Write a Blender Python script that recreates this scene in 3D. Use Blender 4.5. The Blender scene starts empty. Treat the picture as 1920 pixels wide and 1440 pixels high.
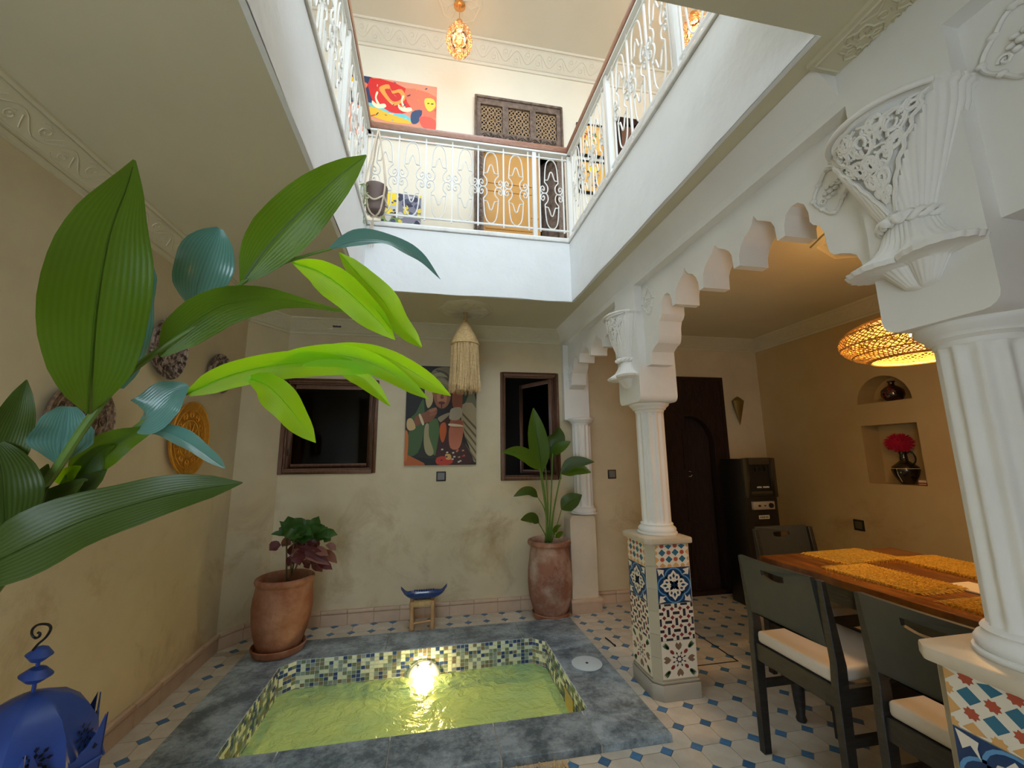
import bpy, bmesh, math, random
from mathutils import Vector, Matrix, Quaternion, noise
from mathutils.geometry import tessellate_polygon
random.seed(7)
PI=math.pi; sin=math.sin; cos=math.cos
S=bpy.context.scene; C=S.collection
# ------------------------------------------------------------------ camera
H=1.28; FPX=777.9
def basis(p,y,r):
    p,y,r=[math.radians(a) for a in (p,y,r)]
    f=Vector((sin(y)*cos(p),cos(y)*cos(p),sin(p))); rt=Vector((cos(y),-sin(y),0)); u=rt.cross(f)
    return rt*cos(r)+u*sin(r), u*cos(r)-rt*sin(r), f
RT,UP,FW=basis(9.865,11.074,-0.619)
cd=bpy.data.cameras.new('camera'); cam=bpy.data.objects.new('camera',cd); C.objects.link(cam)
cd.sensor_width=36; cd.lens=36*FPX/1920; cd.clip_start=.02
m=Matrix((RT,UP,-FW)).transposed().to_4x4(); m.translation=Vector((0,0,H)); cam.matrix_world=m
S.camera=cam
# ------------------------------------------------------------------ world, exposure
w=bpy.data.worlds.new('world'); S.world=w; w.use_nodes=True
bg=w.node_tree.nodes['Background']; bg.inputs[0].default_value=(.74,.87,1,1); bg.inputs[1].default_value=4.1
S.view_settings.view_transform='Standard'; S.view_settings.look='None'; S.view_settings.exposure=0.55; S.view_settings.gamma=1
S.view_settings.use_curve_mapping=False
def lamp(name,kind,loc,energy,col,size=.1,rot=None,sy=None):
    l=bpy.data.lights.new(name,kind); l.energy=energy; l.color=col
    if kind=='POINT': l.shadow_soft_size=size
    if kind=='AREA':
        l.size=size
        if sy: l.shape='RECTANGLE'; l.size_y=sy
    if kind=='SUN': l.angle=size
    o=bpy.data.objects.new(name,l); C.objects.link(o); o.location=loc
    if rot: o.rotation_euler=rot
    return o
# ------------------------------------------------------------------ helpers
def at(px,py,X=None,Y=None,Z=None,D=None):
    d=FW+RT*((px-960)/FPX)-UP*((py-720)/FPX); o=Vector((0,0,H))
    if X is not None: s=X/d.x
    elif Y is not None: s=Y/d.y
    elif Z is not None: s=(Z-H)/d.z
    else: s=D
    return o+d*s
def srgb(r,g,b):
    f=lambda c:(c/255/12.92) if c/255<=.04045 else ((c/255+.055)/1.055)**2.4
    return (f(r),f(g),f(b),1)
def mat(name,col,rough=.6,metal=0,spec=.5,bump=0,bscale=40,var=0,vscale=6,col2=None,emis=None,estr=0,trans=0,rand=0,alpha=1,stretch=None,coat=0,detail=4,contrast=None,nrough=.6):
    m=bpy.data.materials.new(name); m.use_nodes=True; nt=m.node_tree; N=nt.nodes; L=nt.links
    b=N['Principled BSDF']; b.inputs['Roughness'].default_value=rough; b.inputs['Metallic'].default_value=metal
    b.inputs['Specular IOR Level'].default_value=spec; b.inputs['Coat Weight'].default_value=coat
    b.inputs['Base Color'].default_value=col
    tc=N.new('ShaderNodeTexCoord'); co=tc.outputs['Object']
    if stretch:
        mp=N.new('ShaderNodeMapping'); mp.inputs['Scale'].default_value=stretch; L.new(co,mp.inputs[0]); co=mp.outputs[0]
    out=None
    if col2 or var:
        n=N.new('ShaderNodeTexNoise'); n.inputs['Scale'].default_value=vscale; n.inputs['Detail'].default_value=detail; n.inputs['Roughness'].default_value=nrough
        L.new(co,n.inputs['Vector'])
        r=N.new('ShaderNodeValToRGB'); a,c_=contrast or (.35,.68)
        r.color_ramp.elements[0].position=a; r.color_ramp.elements[1].position=c_
        r.color_ramp.elements[0].color=col
        r.color_ramp.elements[1].color=col2 if col2 else tuple(min(1,x*(1+var)) for x in col[:3])+(1,)
        L.new(n.outputs['Fac'],r.inputs[0]); out=r.outputs[0]; L.new(out,b.inputs['Base Color'])
    if rand:
        oi=N.new('ShaderNodeObjectInfo'); hs=N.new('ShaderNodeHueSaturation'); mr=N.new('ShaderNodeMapRange')
        mr.inputs['To Min'].default_value=1-rand; mr.inputs['To Max'].default_value=1+rand
        L.new(oi.outputs['Random'],mr.inputs[0]); L.new(mr.outputs[0],hs.inputs['Value'])
        if out: L.new(out,hs.inputs['Color'])
        else: hs.inputs['Color'].default_value=col
        L.new(hs.outputs[0],b.inputs['Base Color'])
    if bump:
        n=N.new('ShaderNodeTexNoise'); n.inputs['Scale'].default_value=bscale; n.inputs['Detail'].default_value=4
        L.new(co,n.inputs['Vector']); bp=N.new('ShaderNodeBump'); bp.inputs['Strength'].default_value=bump; bp.inputs['Distance'].default_value=.01
        L.new(n.outputs['Fac'],bp.inputs['Height']); L.new(bp.outputs[0],b.inputs['Normal'])
    if emis: b.inputs['Emission Color'].default_value=emis; b.inputs['Emission Strength'].default_value=estr
    if trans: b.inputs['Transmission Weight'].default_value=trans
    if alpha<1: b.inputs['Alpha'].default_value=alpha
    return m
class G:
    def __init__(s): s.v=[]; s.f=[]; s.mi=[]
    def add(s,vs,fs,mi=0,M=None):
        o=len(s.v)
        for p in vs:
            p=Vector(p); s.v.append(M@p if M else p)
        for f in fs: s.f.append([i+o for i in f]); s.mi.append(mi)
        return s
    def box(s,x0,y0,z0,x1,y1,z1,mi=0,M=None):
        v=[(x0,y0,z0),(x1,y0,z0),(x1,y1,z0),(x0,y1,z0),(x0,y0,z1),(x1,y0,z1),(x1,y1,z1),(x0,y1,z1)]
        return s.add(v,[(0,3,2,1),(4,5,6,7),(0,1,5,4),(1,2,6,5),(2,3,7,6),(3,0,4,7)],mi,M)
    def prism(s,loops,h0,h1,fn,mi=0,side=None):
        """loops: outer + holes, 2D; fn(u,v,h)->3D"""
        L3=[[Vector((p[0],p[1],0)) for p in l] for l in loops]
        flat=[p for l in loops for p in l]; n=len(flat)
        tris=tessellate_polygon(L3); vs=[fn(p[0],p[1],h0) for p in flat]+[fn(p[0],p[1],h1) for p in flat]
        fs=[tuple(t) for t in tris]+[tuple(i+n for i in reversed(t)) for t in tris]
        s.add(vs,fs,mi); o=len(s.v)-2*n; k=0
        for l in loops:
            for i in range(len(l)):
                a=k+i; b=k+(i+1)%len(l); s.f.append([o+a,o+b,o+b+n,o+a+n]); s.mi.append(mi if side is None else side)
            k+=len(l)
        return s
    def poly(s,pts,mi=0):
        o=len(s.v); s.v+= [Vector(p) for p in pts]; s.f.append(list(range(o,o+len(pts)))); s.mi.append(mi); return s
    def tube(s,pts,r,n=6,mi=0,closed=False,flat=1):
        P=[Vector(p) for p in pts]; k=len(P); R=r if isinstance(r,(list,tuple)) else [r]*k
        T=[]
        for i in range(k):
            a=P[(i-1)%k] if closed or i>0 else P[0]; b=P[(i+1)%k] if closed or i<k-1 else P[-1]
            t=(b-a); T.append(t.normalized() if t.length>1e-9 else Vector((0,0,1)))
        up=Vector((0,0,1)) if abs(T[0].z)<.9 else Vector((1,0,0))
        nrm=(up-T[0]*up.dot(T[0])).normalized(); o=len(s.v)
        for i in range(k):
            nrm=(nrm-T[i]*nrm.dot(T[i])); nrm=nrm.normalized() if nrm.length>1e-6 else T[i].orthogonal().normalized()
            bi=T[i].cross(nrm)
            for j in range(n):
                a=2*PI*j/n; s.v.append(P[i]+nrm*(R[i]*cos(a))+bi*(R[i]*sin(a)*flat))
        m=k if closed else k-1
        for i in range(m):
            for j in range(n):
                a=o+i*n+j; b=o+i*n+(j+1)%n; c=o+((i+1)%k)*n+(j+1)%n; d=o+((i+1)%k)*n+j; s.f.append([a,b,c,d]); s.mi.append(mi)
        if not closed:
            s.f.append([o+j for j in reversed(range(n))]); s.mi.append(mi); s.f.append([o+(k-1)*n+j for j in range(n)]); s.mi.append(mi)
        return s
    def lathe(s,prof,c=(0,0,0),n=24,mi=0,mod=None,M=None,sx=1,sy=1,a0=0,a1=2*PI,caps=True):
        o=len(s.v); full=abs(a1-a0-2*PI)<1e-6; cols=n if full else n+1; c=Vector(c)
        for (r,z) in prof:
            for j in range(cols):
                a=a0+(a1-a0)*j/n; rr=r*(mod(a,z) if mod else 1); p=Vector((rr*cos(a)*sx,rr*sin(a)*sy,z))+c; s.v.append(M@p if M else p)
        for i in range(len(prof)-1):
            for j in range(n):
                a=o+i*cols+j; b=o+i*cols+(j+1)%cols; s.f.append([a,b,b+cols,a+cols]); s.mi.append(mi)
        if full and caps:
            if prof[0][0]>1e-6: s.f.append([o+j for j in reversed(range(cols))]); s.mi.append(mi)
            if prof[-1][0]>1e-6: s.f.append([o+(len(prof)-1)*cols+j for j in range(cols)]); s.mi.append(mi)
        return s
    def build(s,name,mats,parent=None,smooth=35,bevel=0,label=None,kind=None,bseg=2,local=False):
        me=bpy.data.meshes.new(name); me.from_pydata([tuple(v) for v in s.v],[],s.f)
        if not isinstance(mats,(list,tuple)): mats=[mats]
        for m_ in mats: me.materials.append(m_)
        me.polygons.foreach_set('material_index',s.mi)
        bm=bmesh.new(); bm.from_mesh(me); bmesh.ops.remove_doubles(bm,verts=bm.verts,dist=1e-6) if bevel else None
        bmesh.ops.recalc_face_normals(bm,faces=bm.faces)
        if bevel:
            ed=[e for e in bm.edges if len(e.link_faces)==2 and e.calc_face_angle(0)>.5]
            bmesh.ops.bevel(bm,geom=ed,offset=bevel,segments=bseg,affect='EDGES',profile=.5,clamp_overlap=True)
        bm.to_mesh(me); bm.free()
        if smooth: me.shade_smooth(); me.set_sharp_from_angle(angle=math.radians(smooth))
        o=bpy.data.objects.new(name,me); C.objects.link(o)
        if parent:
            o.parent=parent
            if not local: o.matrix_parent_inverse=Matrix.Translation(-WL(parent))
        if label: o['label']=label
        if kind: o['kind']=kind
        return o
def WL(p):
    v=Vector(p.location)
    q=p.parent
    if p.type=='MESH': return Vector((0,0,0))   # world-space meshes keep their origin at 0
    return v
def thing(name,label,cat,loc=(0,0,0),group=None,rz=0):
    o=bpy.data.objects.new(name,None); o.empty_display_size=.05; C.objects.link(o); o.location=loc; o.rotation_euler=(0,0,rz)
    o['label']=label; o['category']=cat
    if group: o['group']=group
    return o
def tag(o,label,cat,group=None,kind=None):
    o['label']=label; o['category']=cat
    if group: o['group']=group
    if kind: o['kind']=kind
    return o
def struct(o,label,cat): o['kind']='structure'; o['label']=label; o['category']=cat; return o
def copy_tree(o,parent=None):
    c=o.copy(); C.objects.link(c)
    if parent: c.parent=parent
    for ch in o.children: copy_tree(ch,c)
    return c
def cr(P,n=6,closed=False):
    """Catmull-Rom resample"""
    P=[Vector(p) for p in P]; k=len(P); out=[]
    for i in range(k if closed else k-1):
        p0=P[(i-1)%k] if closed or i>0 else P[0]*2-P[1]; p1=P[i]; p2=P[(i+1)%k]; p3=P[(i+2)%k] if closed or i<k-2 else P[-1]*2-P[-2]
        for j in range(n):
            t=j/n; out.append(.5*((2*p1)+(p2-p0)*t+(2*p0-5*p1+4*p2-p3)*t*t+(3*p1-p0-3*p2+p3)*t**3))
    if not closed: out.append(P[-1])
    return out
def cr2(P,n=4,closed=False): return [(p.x,p.y) for p in cr([(a,b,0) for a,b in P],n,closed)]
# ------------------------------------------------------------------ materials
WHITE=mat('white_plaster',(.78,.77,.73,1),.75,bump=.25,bscale=14,var=.06,vscale=3)
FASC=mat('white_fascia_plaster',(.80,.82,.83,1),.7,bump=.5,bscale=9,var=.05,vscale=4,detail=8)
CEIL=mat('cream_ceiling_plaster',(.60,.56,.40,1),.8,bump=.12,bscale=25,var=.06,vscale=2)
CEIL2=mat('upper_ceiling_plaster',(.72,.66,.56,1),.8,bump=.08,bscale=25,var=.05,vscale=2)
UPWALL=mat('upper_wall_plaster',(.80,.74,.62,1),.8,bump=.15,bscale=20,var=.05,vscale=2)
GREYPL=mat('pale_grey_plaster',(.66,.64,.57,1),.8,bump=.12,bscale=25)
def tadelakt(name,a,b,c):
    m=mat(name,a,.5,bump=.15,bscale=9,col2=b,vscale=1.6,detail=6,contrast=(.38,.62)); nt=m.node_tree; N=nt.nodes; L=nt.links
    bs=N['Principled BSDF']; src=bs.inputs['Base Color'].links[0].from_socket
    n=N.new('ShaderNodeTexNoise'); n.inputs['Scale'].default_value=2.3; n.inputs['Detail'].default_value=9; n.inputs['Roughness'].default_value=.68; n.inputs['Distortion'].default_value=.6
    tc=N.new('ShaderNodeTexCoord'); L.new(tc.outputs['Object'],n.inputs['Vector'])
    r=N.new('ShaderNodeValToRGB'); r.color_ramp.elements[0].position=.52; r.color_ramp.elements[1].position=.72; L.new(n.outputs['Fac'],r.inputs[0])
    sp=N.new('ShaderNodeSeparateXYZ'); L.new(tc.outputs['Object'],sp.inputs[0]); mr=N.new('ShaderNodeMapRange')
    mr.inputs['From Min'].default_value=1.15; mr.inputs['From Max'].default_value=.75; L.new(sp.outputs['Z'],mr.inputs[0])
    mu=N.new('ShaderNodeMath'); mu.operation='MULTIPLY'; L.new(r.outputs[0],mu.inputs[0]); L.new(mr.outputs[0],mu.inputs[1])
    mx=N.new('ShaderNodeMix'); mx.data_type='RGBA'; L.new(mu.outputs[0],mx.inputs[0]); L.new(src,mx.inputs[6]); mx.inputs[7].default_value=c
    L.new(mx.outputs[2],bs.inputs['Base Color']); return m
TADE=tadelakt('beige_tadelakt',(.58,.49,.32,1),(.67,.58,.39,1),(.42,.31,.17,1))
TADER=tadelakt('dim_warm_tadelakt',(.50,.36,.17,1),(.55,.42,.21,1),(.40,.27,.12,1))  # beige plaster with the dim warm room light put into its colour
BTILE=mat('pink_beige_clay_tile',(.58,.43,.31,1),.5,bump=.1,var=.12,vscale=12,rand=.06)
TILE=mat('cream_cement_tile',(.58,.52,.42,1),.3,bump=.06,bscale=30,col2=(.70,.64,.54,1),vscale=9,rand=.09)
DOT=mat('blue_cement_tile',(.055,.17,.36,1),.35,col2=(.09,.22,.40,1),vscale=40,rand=.25)
GROUT=mat('grout',(.45,.38,.29,1),.8,var=.2,vscale=20)
SLATE=mat('blue_grey_slate',(.10,.135,.16,1),.28,bump=.4,bscale=16,col2=(.40,.48,.53,1),vscale=7,detail=14,nrough=.78,contrast=(.42,.60),rand=.14)
DARKWOOD=mat('dark_walnut_wood',(.018,.008,.005,1),.75,spec=.25,bump=.2,bscale=30,col2=(.035,.015,.009,1),vscale=8,stretch=(8,8,1))
FRAMEW=mat('brown_window_wood',(.13,.06,.035,1),.5,bump=.2,bscale=20,col2=(.19,.095,.055,1),vscale=10,stretch=(6,6,1.5))
CARVED=mat('weathered_carved_wood',(.10,.065,.05,1),.65,bump=.5,bscale=60,col2=(.24,.17,.13,1),vscale=18)
LATT=mat('carved_lattice_wood',(.36,.25,.15,1),.6,bump=.2,var=.3,vscale=30)
RAILW=mat('reddish_handrail_wood',(.28,.125,.075,1),.35,bump=.15,bscale=25,col2=(.40,.20,.13,1),vscale=12,stretch=(2,2,8))
IRON=mat('white_painted_iron',(.80,.80,.79,1),.4,bump=.05)
GOLDY=mat('ochre_door_paint',(.55,.27,.05,1),.45,var=.12,vscale=5)
TERRA=mat('terracotta',(.29,.105,.05,1),.7,bump=.5,bscale=30,col2=(.47,.25,.16,1),vscale=6,detail=8,contrast=(.4,.7))
TERRA2=mat('salt_stained_terracotta',(.30,.13,.08,1),.75,bump=.4,bscale=25,col2=(.52,.40,.32,1),vscale=4.5,detail=9,contrast=(.46,.66))
SOIL=mat('dark_soil',(.03,.018,.01,1),.95,bump=.8,bscale=80)
LEAFG=None
def leafmat(name,col,tcol,rough=.35,tw=.4,spec=.5):
    m=bpy.data.materials.new(name); m.use_nodes=True; nt=m.node_tree; N=nt.nodes; L=nt.links; b=N['Principled BSDF']
    b.inputs['Roughness'].default_value=rough; b.inputs['Specular IOR Level'].default_value=spec
    uv=N.new('ShaderNodeUVMap'); uv.uv_map='UVMap'
    wv=N.new('ShaderNodeTexWave'); wv.inputs['Scale'].default_value=5; wv.inputs['Distortion'].default_value=2.5; wv.inputs['Detail Scale'].default_value=.4; wv.bands_direction='X'; L.new(uv.outputs[0],wv.inputs['Vector'])
    mx=N.new('ShaderNodeMix'); mx.data_type='RGBA'; mx.inputs[6].default_value=tuple(c*.88 for c in col[:3])+(1,); mx.inputs[7].default_value=tuple(min(1,c*1.1) for c in col[:3])+(1,); L.new(wv.outputs['Fac'],mx.inputs[0])
    L.new(mx.outputs[2],b.inputs['Base Color'])
    bp=N.new('ShaderNodeBump'); bp.inputs['Strength'].default_value=.12; bp.inputs['Distance'].default_value=.003; L.new(wv.outputs['Fac'],bp.inputs['Height']); L.new(bp.outputs[0],b.inputs['Normal'])
    t=N.new('ShaderNodeBsdfTranslucent'); t.inputs[0].default_value=tcol
    ms=N.new('ShaderNodeMixShader'); ms.inputs[0].default_value=tw; L.new(b.outputs[0],ms.inputs[1]); L.new(t.outputs[0],ms.inputs[2]); L.new(ms.outputs[0],N['Material Output'].inputs[0])
    return m
LF_LIME=leafmat('backlit_lime_leaf',(.30,.60,.015,1),(.55,.95,.01,1),.4,.65)  # paler leaf green, brightness of backlit leaves put into the colour
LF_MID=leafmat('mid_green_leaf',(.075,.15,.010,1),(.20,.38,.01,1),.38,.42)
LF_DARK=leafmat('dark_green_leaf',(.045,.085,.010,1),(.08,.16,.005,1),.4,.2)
LF_TEAL=leafmat('sky_sheen_leaf',(.12,.30,.27,1),(.10,.30,.18,1),.22,.15,.9)  # sky reflection on green leaves put into the base colour
LF_SMALL=leafmat('small_plant_leaf',(.045,.12,.025,1),(.08,.22,.03,1),.35,.25)
LF_RED=leafmat('burgundy_leaf',(.10,.018,.022,1),(.2,.03,.03,1),.4,.2)
LF_PINK=leafmat('pinkish_brown_leaf',(.24,.10,.075,1),(.3,.1,.08,1),.45,.2)
STEM=mat('green_stem',(.10,.18,.03,1),.45,var=.3,vscale=20)
STEMB=mat('brown_stem',(.12,.075,.03,1),.6)
BLACKW=mat('charcoal_stained_wood',(.014,.013,.012,1),.5,bump=.15,bscale=30,col2=(.032,.029,.026,1),vscale=14,stretch=(1,1,4))
BOARD=mat('grey_chair_back_veneer',(.036,.040,.038,1),.5,bump=.08,bscale=50,var=.2,vscale=10)
CUSH=mat('cream_seat_leather',(.62,.56,.47,1),.55,bump=.1,bscale=30)
TABLEW=mat('lacquered_table_wood',(.11,.032,.008,1),.22,bump=.06,bscale=12,col2=(.34,.12,.02,1),vscale=5,stretch=(7,1,1))
MATW=mat('golden_woven_fibre',(.62,.33,.03,1),.5,bump=.8,bscale=120,col2=(.85,.52,.07,1),vscale=60)
STRAW=mat('straw',(.66,.45,.20,1),.7,bump=.3,bscale=80,col2=(.85,.64,.34,1),vscale=60)
ROPE=mat('rush_rope',(.50,.36,.16,1),.8,bump=.6,bscale=90,var=.3,vscale=40)
STOOLW=mat('pale_stool_wood',(.50,.29,.12,1),.55,bump=.2,bscale=20,col2=(.62,.40,.20,1),vscale=12,stretch=(4,4,1))
BLUEGL=mat('cobalt_glazed_ceramic',(.01,.05,.22,1),.12,spec=.7,coat=.5)
BLUEMET=mat('blue_painted_metal',(.02,.055,.25,1),.38,spec=.5,bump=.1,bscale=20,var=.25,vscale=12)
BLKHOLE=mat('painted_hole_shade',(.003,.004,.02,1),.9)  # near-black colour stands in for shade inside holes and lattice
BLKIRON=mat('black_iron',(.01,.01,.014,1),.4,metal=.3)
BRONZE=mat('dark_chased_bronze',(.10,.06,.035,1),.4,metal=.25,bump=1,bscale=60,col2=(.32,.22,.16,1),vscale=38,contrast=(.42,.6))
SILV=mat('tarnished_chased_silver',(.07,.045,.04,1),.4,metal=.2,bump=1,bscale=70,col2=(.48,.38,.34,1),vscale=30,contrast=(.45,.56))
BRASS=mat('hammered_brass',(.62,.28,.03,1),.42,metal=.55,bump=.5,bscale=60,col2=(.75,.38,.05,1),vscale=25)
BLACKPL=mat('black_plastic',(.012,.011,.010,1),.35)
GREYPLA=mat('grey_plastic',(.16,.16,.155,1),.4)
BRONPL=mat('bronze_plastic',(.10,.085,.05,1),.35)
SILVPL=mat('silver_plastic',(.55,.50,.42,1),.3,metal=.4)
PAPER=mat('paper_label',(.7,.68,.6,1),.8)
CHROME=mat('chrome',(.7,.7,.7,1),.15,metal=1)
GLAZE=mat('red_black_glaze',(.16,.01,.012,1),.1,spec=.8,col2=(.012,.006,.006,1),vscale=14,contrast=(.42,.55),coat=.5)
GLAZEB=mat('black_brown_glaze',(.012,.008,.006,1),.12,spec=.8,coat=.4)
WLINE=mat('ivory_slip_line',(.6,.55,.42,1),.4)
PINKF=mat('magenta_pompom',(.62,.008,.06,1),.9,bump=1,bscale=150)
CONEM=mat('olive_brass_sheet',(.20,.13,.03,1),.45,metal=.4)
LIDW=mat('white_plastic_lid',(.70,.76,.78,1),.35)
COP=mat('copper_brass',(.75,.35,.12,1),.25,metal=.8)
CRYS=mat('amber_glass_beads',(.80,.55,.32,1),.08,spec=1,trans=.5)
MAC=mat('cotton_macrame_cord',(.70,.60,.48,1),.85,bump=.5,bscale=120)
POTG=mat('grey_brown_pot',(.17,.12,.11,1),.5)
STON=mat('cream_stone_slab',(.55,.47,.34,1),.35,bump=.08,col2=(.64,.56,.43,1),vscale=8)
CREAMT=mat('cream_glazed_tile',(.52,.47,.34,1),.3,rand=.05)
GREYT=mat('grey_glazed_skirting_tile',(.44,.41,.34,1),.35,rand=.05)
GLOW=mat('lamp_glass_glow',(1,.75,.35,1),.4,emis=(1,.62,.22,1),estr=2.5)
BULB=mat('warm_bulb_glow',(1,.7,.3,1),.4,emis=(1,.50,.12,1),estr=14)
PGLOW=mat('pool_lamp_lens_glow',(1,.8,.3,1),.3,emis=(1,.60,.18,1),estr=110)
def woven():
    m=mat('woven_amber_rattan',(.60,.36,.10,1),.5); return m
RATT=woven()
# glass
def glassmat(name,tint,fac=.12,rough=.03):
    m=bpy.data.materials.new(name); m.use_nodes=True; N=m.node_tree.nodes; L=m.node_tree.links; N.remove(N['Principled BSDF'])
    t=N.new('ShaderNodeBsdfTransparent'); t.inputs[0].default_value=tint; g=N.new('ShaderNodeBsdfGlossy'); g.inputs['Roughness'].default_value=rough
    x=N.new('ShaderNodeMixShader'); fr=N.new('ShaderNodeFresnel'); fr.inputs[0].default_value=1.45
    mu=N.new('ShaderNodeMath'); mu.operation='MULTIPLY'; mu.inputs[1].default_value=fac*8; mu.use_clamp=True; L.new(fr.outputs[0],mu.inputs[0]); L.new(mu.outputs[0],x.inputs[0])
    L.new(t.outputs[0],x.inputs[1]); L.new(g.outputs[0],x.inputs[2]); L.new(x.outputs[0],N['Material Output'].inputs[0]); return m
WINGL=glassmat('window_glass',(.35,.33,.33,1),.05)
AMBGL=glassmat('amber_clear_glass',(.95,.72,.45,1),.3)
def watermat():  # murky water, glow of the underwater lamp also put into its colour
    m=bpy.data.materials.new('murky_lamplit_water'); m.use_nodes=True; N=m.node_tree.nodes; L=m.node_tree.links; b=N['Principled BSDF']
    b.inputs['Base Color'].default_value=(.47,.62,.10,1); b.inputs['Roughness'].default_value=.06; b.inputs['IOR'].default_value=1.33
    tc=N.new('ShaderNodeTexCoord'); n=N.new('ShaderNodeTexNoise'); n.inputs['Scale'].default_value=13; n.inputs['Detail'].default_value=4; n.inputs['Distortion'].default_value=.8; L.new(tc.outputs['Object'],n.inputs['Vector'])
    r=N.new('ShaderNodeValToRGB'); r.color_ramp.elements[0].color=(.46,.78,.44,1); r.color_ramp.elements[1].color=(.70,.90,.38,1); r.color_ramp.elements[0].position=.35; r.color_ramp.elements[1].position=.7
    n2=N.new('ShaderNodeTexNoise'); n2.inputs['Scale'].default_value=3; n2.inputs['Detail'].default_value=5; L.new(tc.outputs['Object'],n2.inputs['Vector']); L.new(n2.outputs['Fac'],r.inputs[0]); L.new(r.outputs[0],b.inputs['Base Color'])
    bp=N.new('ShaderNodeBump'); bp.inputs['Strength'].default_value=1; bp.inputs['Distance'].default_value=.045; L.new(n.outputs['Fac'],bp.inputs['Height']); L.new(bp.outputs[0],b.inputs['Normal'])
    t=N.new('ShaderNodeBsdfTransparent'); t.inputs[0].default_value=(.80,.92,.35,1); x=N.new('ShaderNodeMixShader'); x.inputs[0].default_value=.34
    L.new(b.outputs[0],x.inputs[1]); L.new(t.outputs[0],x.inputs[2]); L.new(x.outputs[0],N['Material Output'].inputs[0]); return m
WATER=watermat()
def flat(name,c,rough=.6): return mat(name,srgb(*c),rough)
Z1=2.44; Z2=2.948; FX0,FX1,FY0,FY1=-.499,1.046,.80,2.882
XL,XR,YB,YN=-1.4,3.35,3.7,-1.3
# lights belonging to the place
lamp('pool_lamp_light','POINT',(-.01,2.99,-.095),2.4,(1,.66,.28),.012)
lamp('pendant_light','POINT',(2.2,1.47,1.80),16,(1,.60,.24),.10)
lamp('upper_lamp_light','POINT',(.17,3.25,5.05),3,(1,.82,.6),.08)
lamp('upper_lamp_light_right','POINT',(2.25,2.75,5.0),6,(1,.74,.5),.08)
# ------------------------------------------------------------------ floor
fl=G()
HX0,HX1,HY0,HY1=-.90,.83,2.17,3.10
fl.prism([[(XL-.15,YN),(XR+.15,YN),(XR+.15,YB+.6),(XL-.15,YB+.6)],[(HX0,HY0),(HX1,HY0),(HX1,HY1),(HX0,HY1)]],-.004,-.08,lambda u,v,h:(u,v,h))
floor=struct(fl.build('floor',GROUT,smooth=0),'patio floor of cream octagonal tiles with small blue diamond insets','floor')
PX,PY=.145,.1415
cells=[]
def hidden(x,y):
    if -1.05<x<1.0 and 2.05<y<3.27: return True
    if x<XL-.02 or x>XR+.05 or y>YB+.04: return True
    return False
for i in range(-18,17):
    for j in range(-12,14):
        x=1.19+PX*(i+.5); y=1.90+PY*(j+.5)
        if y<.35: continue
        if not hidden(x,y): cells.append((x,y))
bs=lambda x,y:(x,y+.068) if (y>3.3 and x<1.0) else (x,y)
def vis(x,y):
    d=Vector((x,y,-H)); z=d.dot(FW)
    if z<.2: return False
    u=960+FPX*d.dot(RT)/z; v=720-FPX*d.dot(UP)/z; return -60<u<1980 and v<1500
cells=[bs(*c) for c in cells if vis(*c)]
cells.sort(key=lambda c:c[0]**2+c[1]**2)
hx,hy=PX/2-.0012,PY/2-.0012; q=.031
octp=[(hx-q,-hy),(hx,-hy+q),(hx,hy-q),(hx-q,hy),(-hx+q,hy),(-hx,hy-q),(-hx,-hy+q),(-hx+q,-hy)]
def slabmesh(pts,z0,z1,ox=0,oy=0,g=None):
    g=g or G(); g.prism([[(p[0]+ox,p[1]+oy) for p in pts]],z0,z1,lambda u,v,h:(u,v,h)); return g
t0=slabmesh(octp,-.004,0).build('floor_tile',TILE,floor,smooth=0)
for k,(x,y) in enumerate(cells[:300]):
    o=t0 if k==0 else t0.copy()
    if k: C.objects.link(o)
    o.location=(x,y,random.uniform(-.0004,.0004)); o.rotation_euler=(0,0,random.choice([0,PI]))
g=G()
for x,y in cells[300:]: slabmesh(octp,-.004,0,x,y,g)
if g.v: g.build('floor_tile_field',TILE,floor,smooth=0,kind='stuff')
dots=[]
for i in range(-18,18):
    for j in range(-12,14):
        x=1.19+PX*i; y=1.90+PY*j
        if y<.3 or hidden(x,y) or not vis(x,y): continue
        dots.append(bs(x,y))
dots.sort(key=lambda c:c[0]**2+c[1]**2)
dp=[(-.030,0),(0,-.030),(.030,0),(0,.030)]
t0=slabmesh(dp,-.004,.0003).build('floor_inset',DOT,floor,smooth=0)
for k,(x,y) in enumerate(dots[:300]):
    o=t0 if k==0 else t0.copy()
    if k: C.objects.link(o)
    o.location=(x,y,0)
g=G()
for x,y in dots[300:]: slabmesh(dp,-.004,.0003,x,y,g)
if g.v: g.build('floor_inset_field',DOT,floor,smooth=0,kind='stuff')
# inspection hatch seams
g=G()
for a,b in (((1.46,2.54),(1.92,2.54)),((1.92,2.54),(1.92,3.0)),((1.46,3.0),(1.92,3.0))):
    x0,x1=min(a[0],b[0])-.004,max(a[0],b[0])+.004; y0,y1=min(a[1],b[1])-.004,max(a[1],b[1])+.004; g.box(x0,y0,-.003,x1,y1,.0012)
g.build('hatch_edge',BLKIRON,floor,smooth=0)
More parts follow.
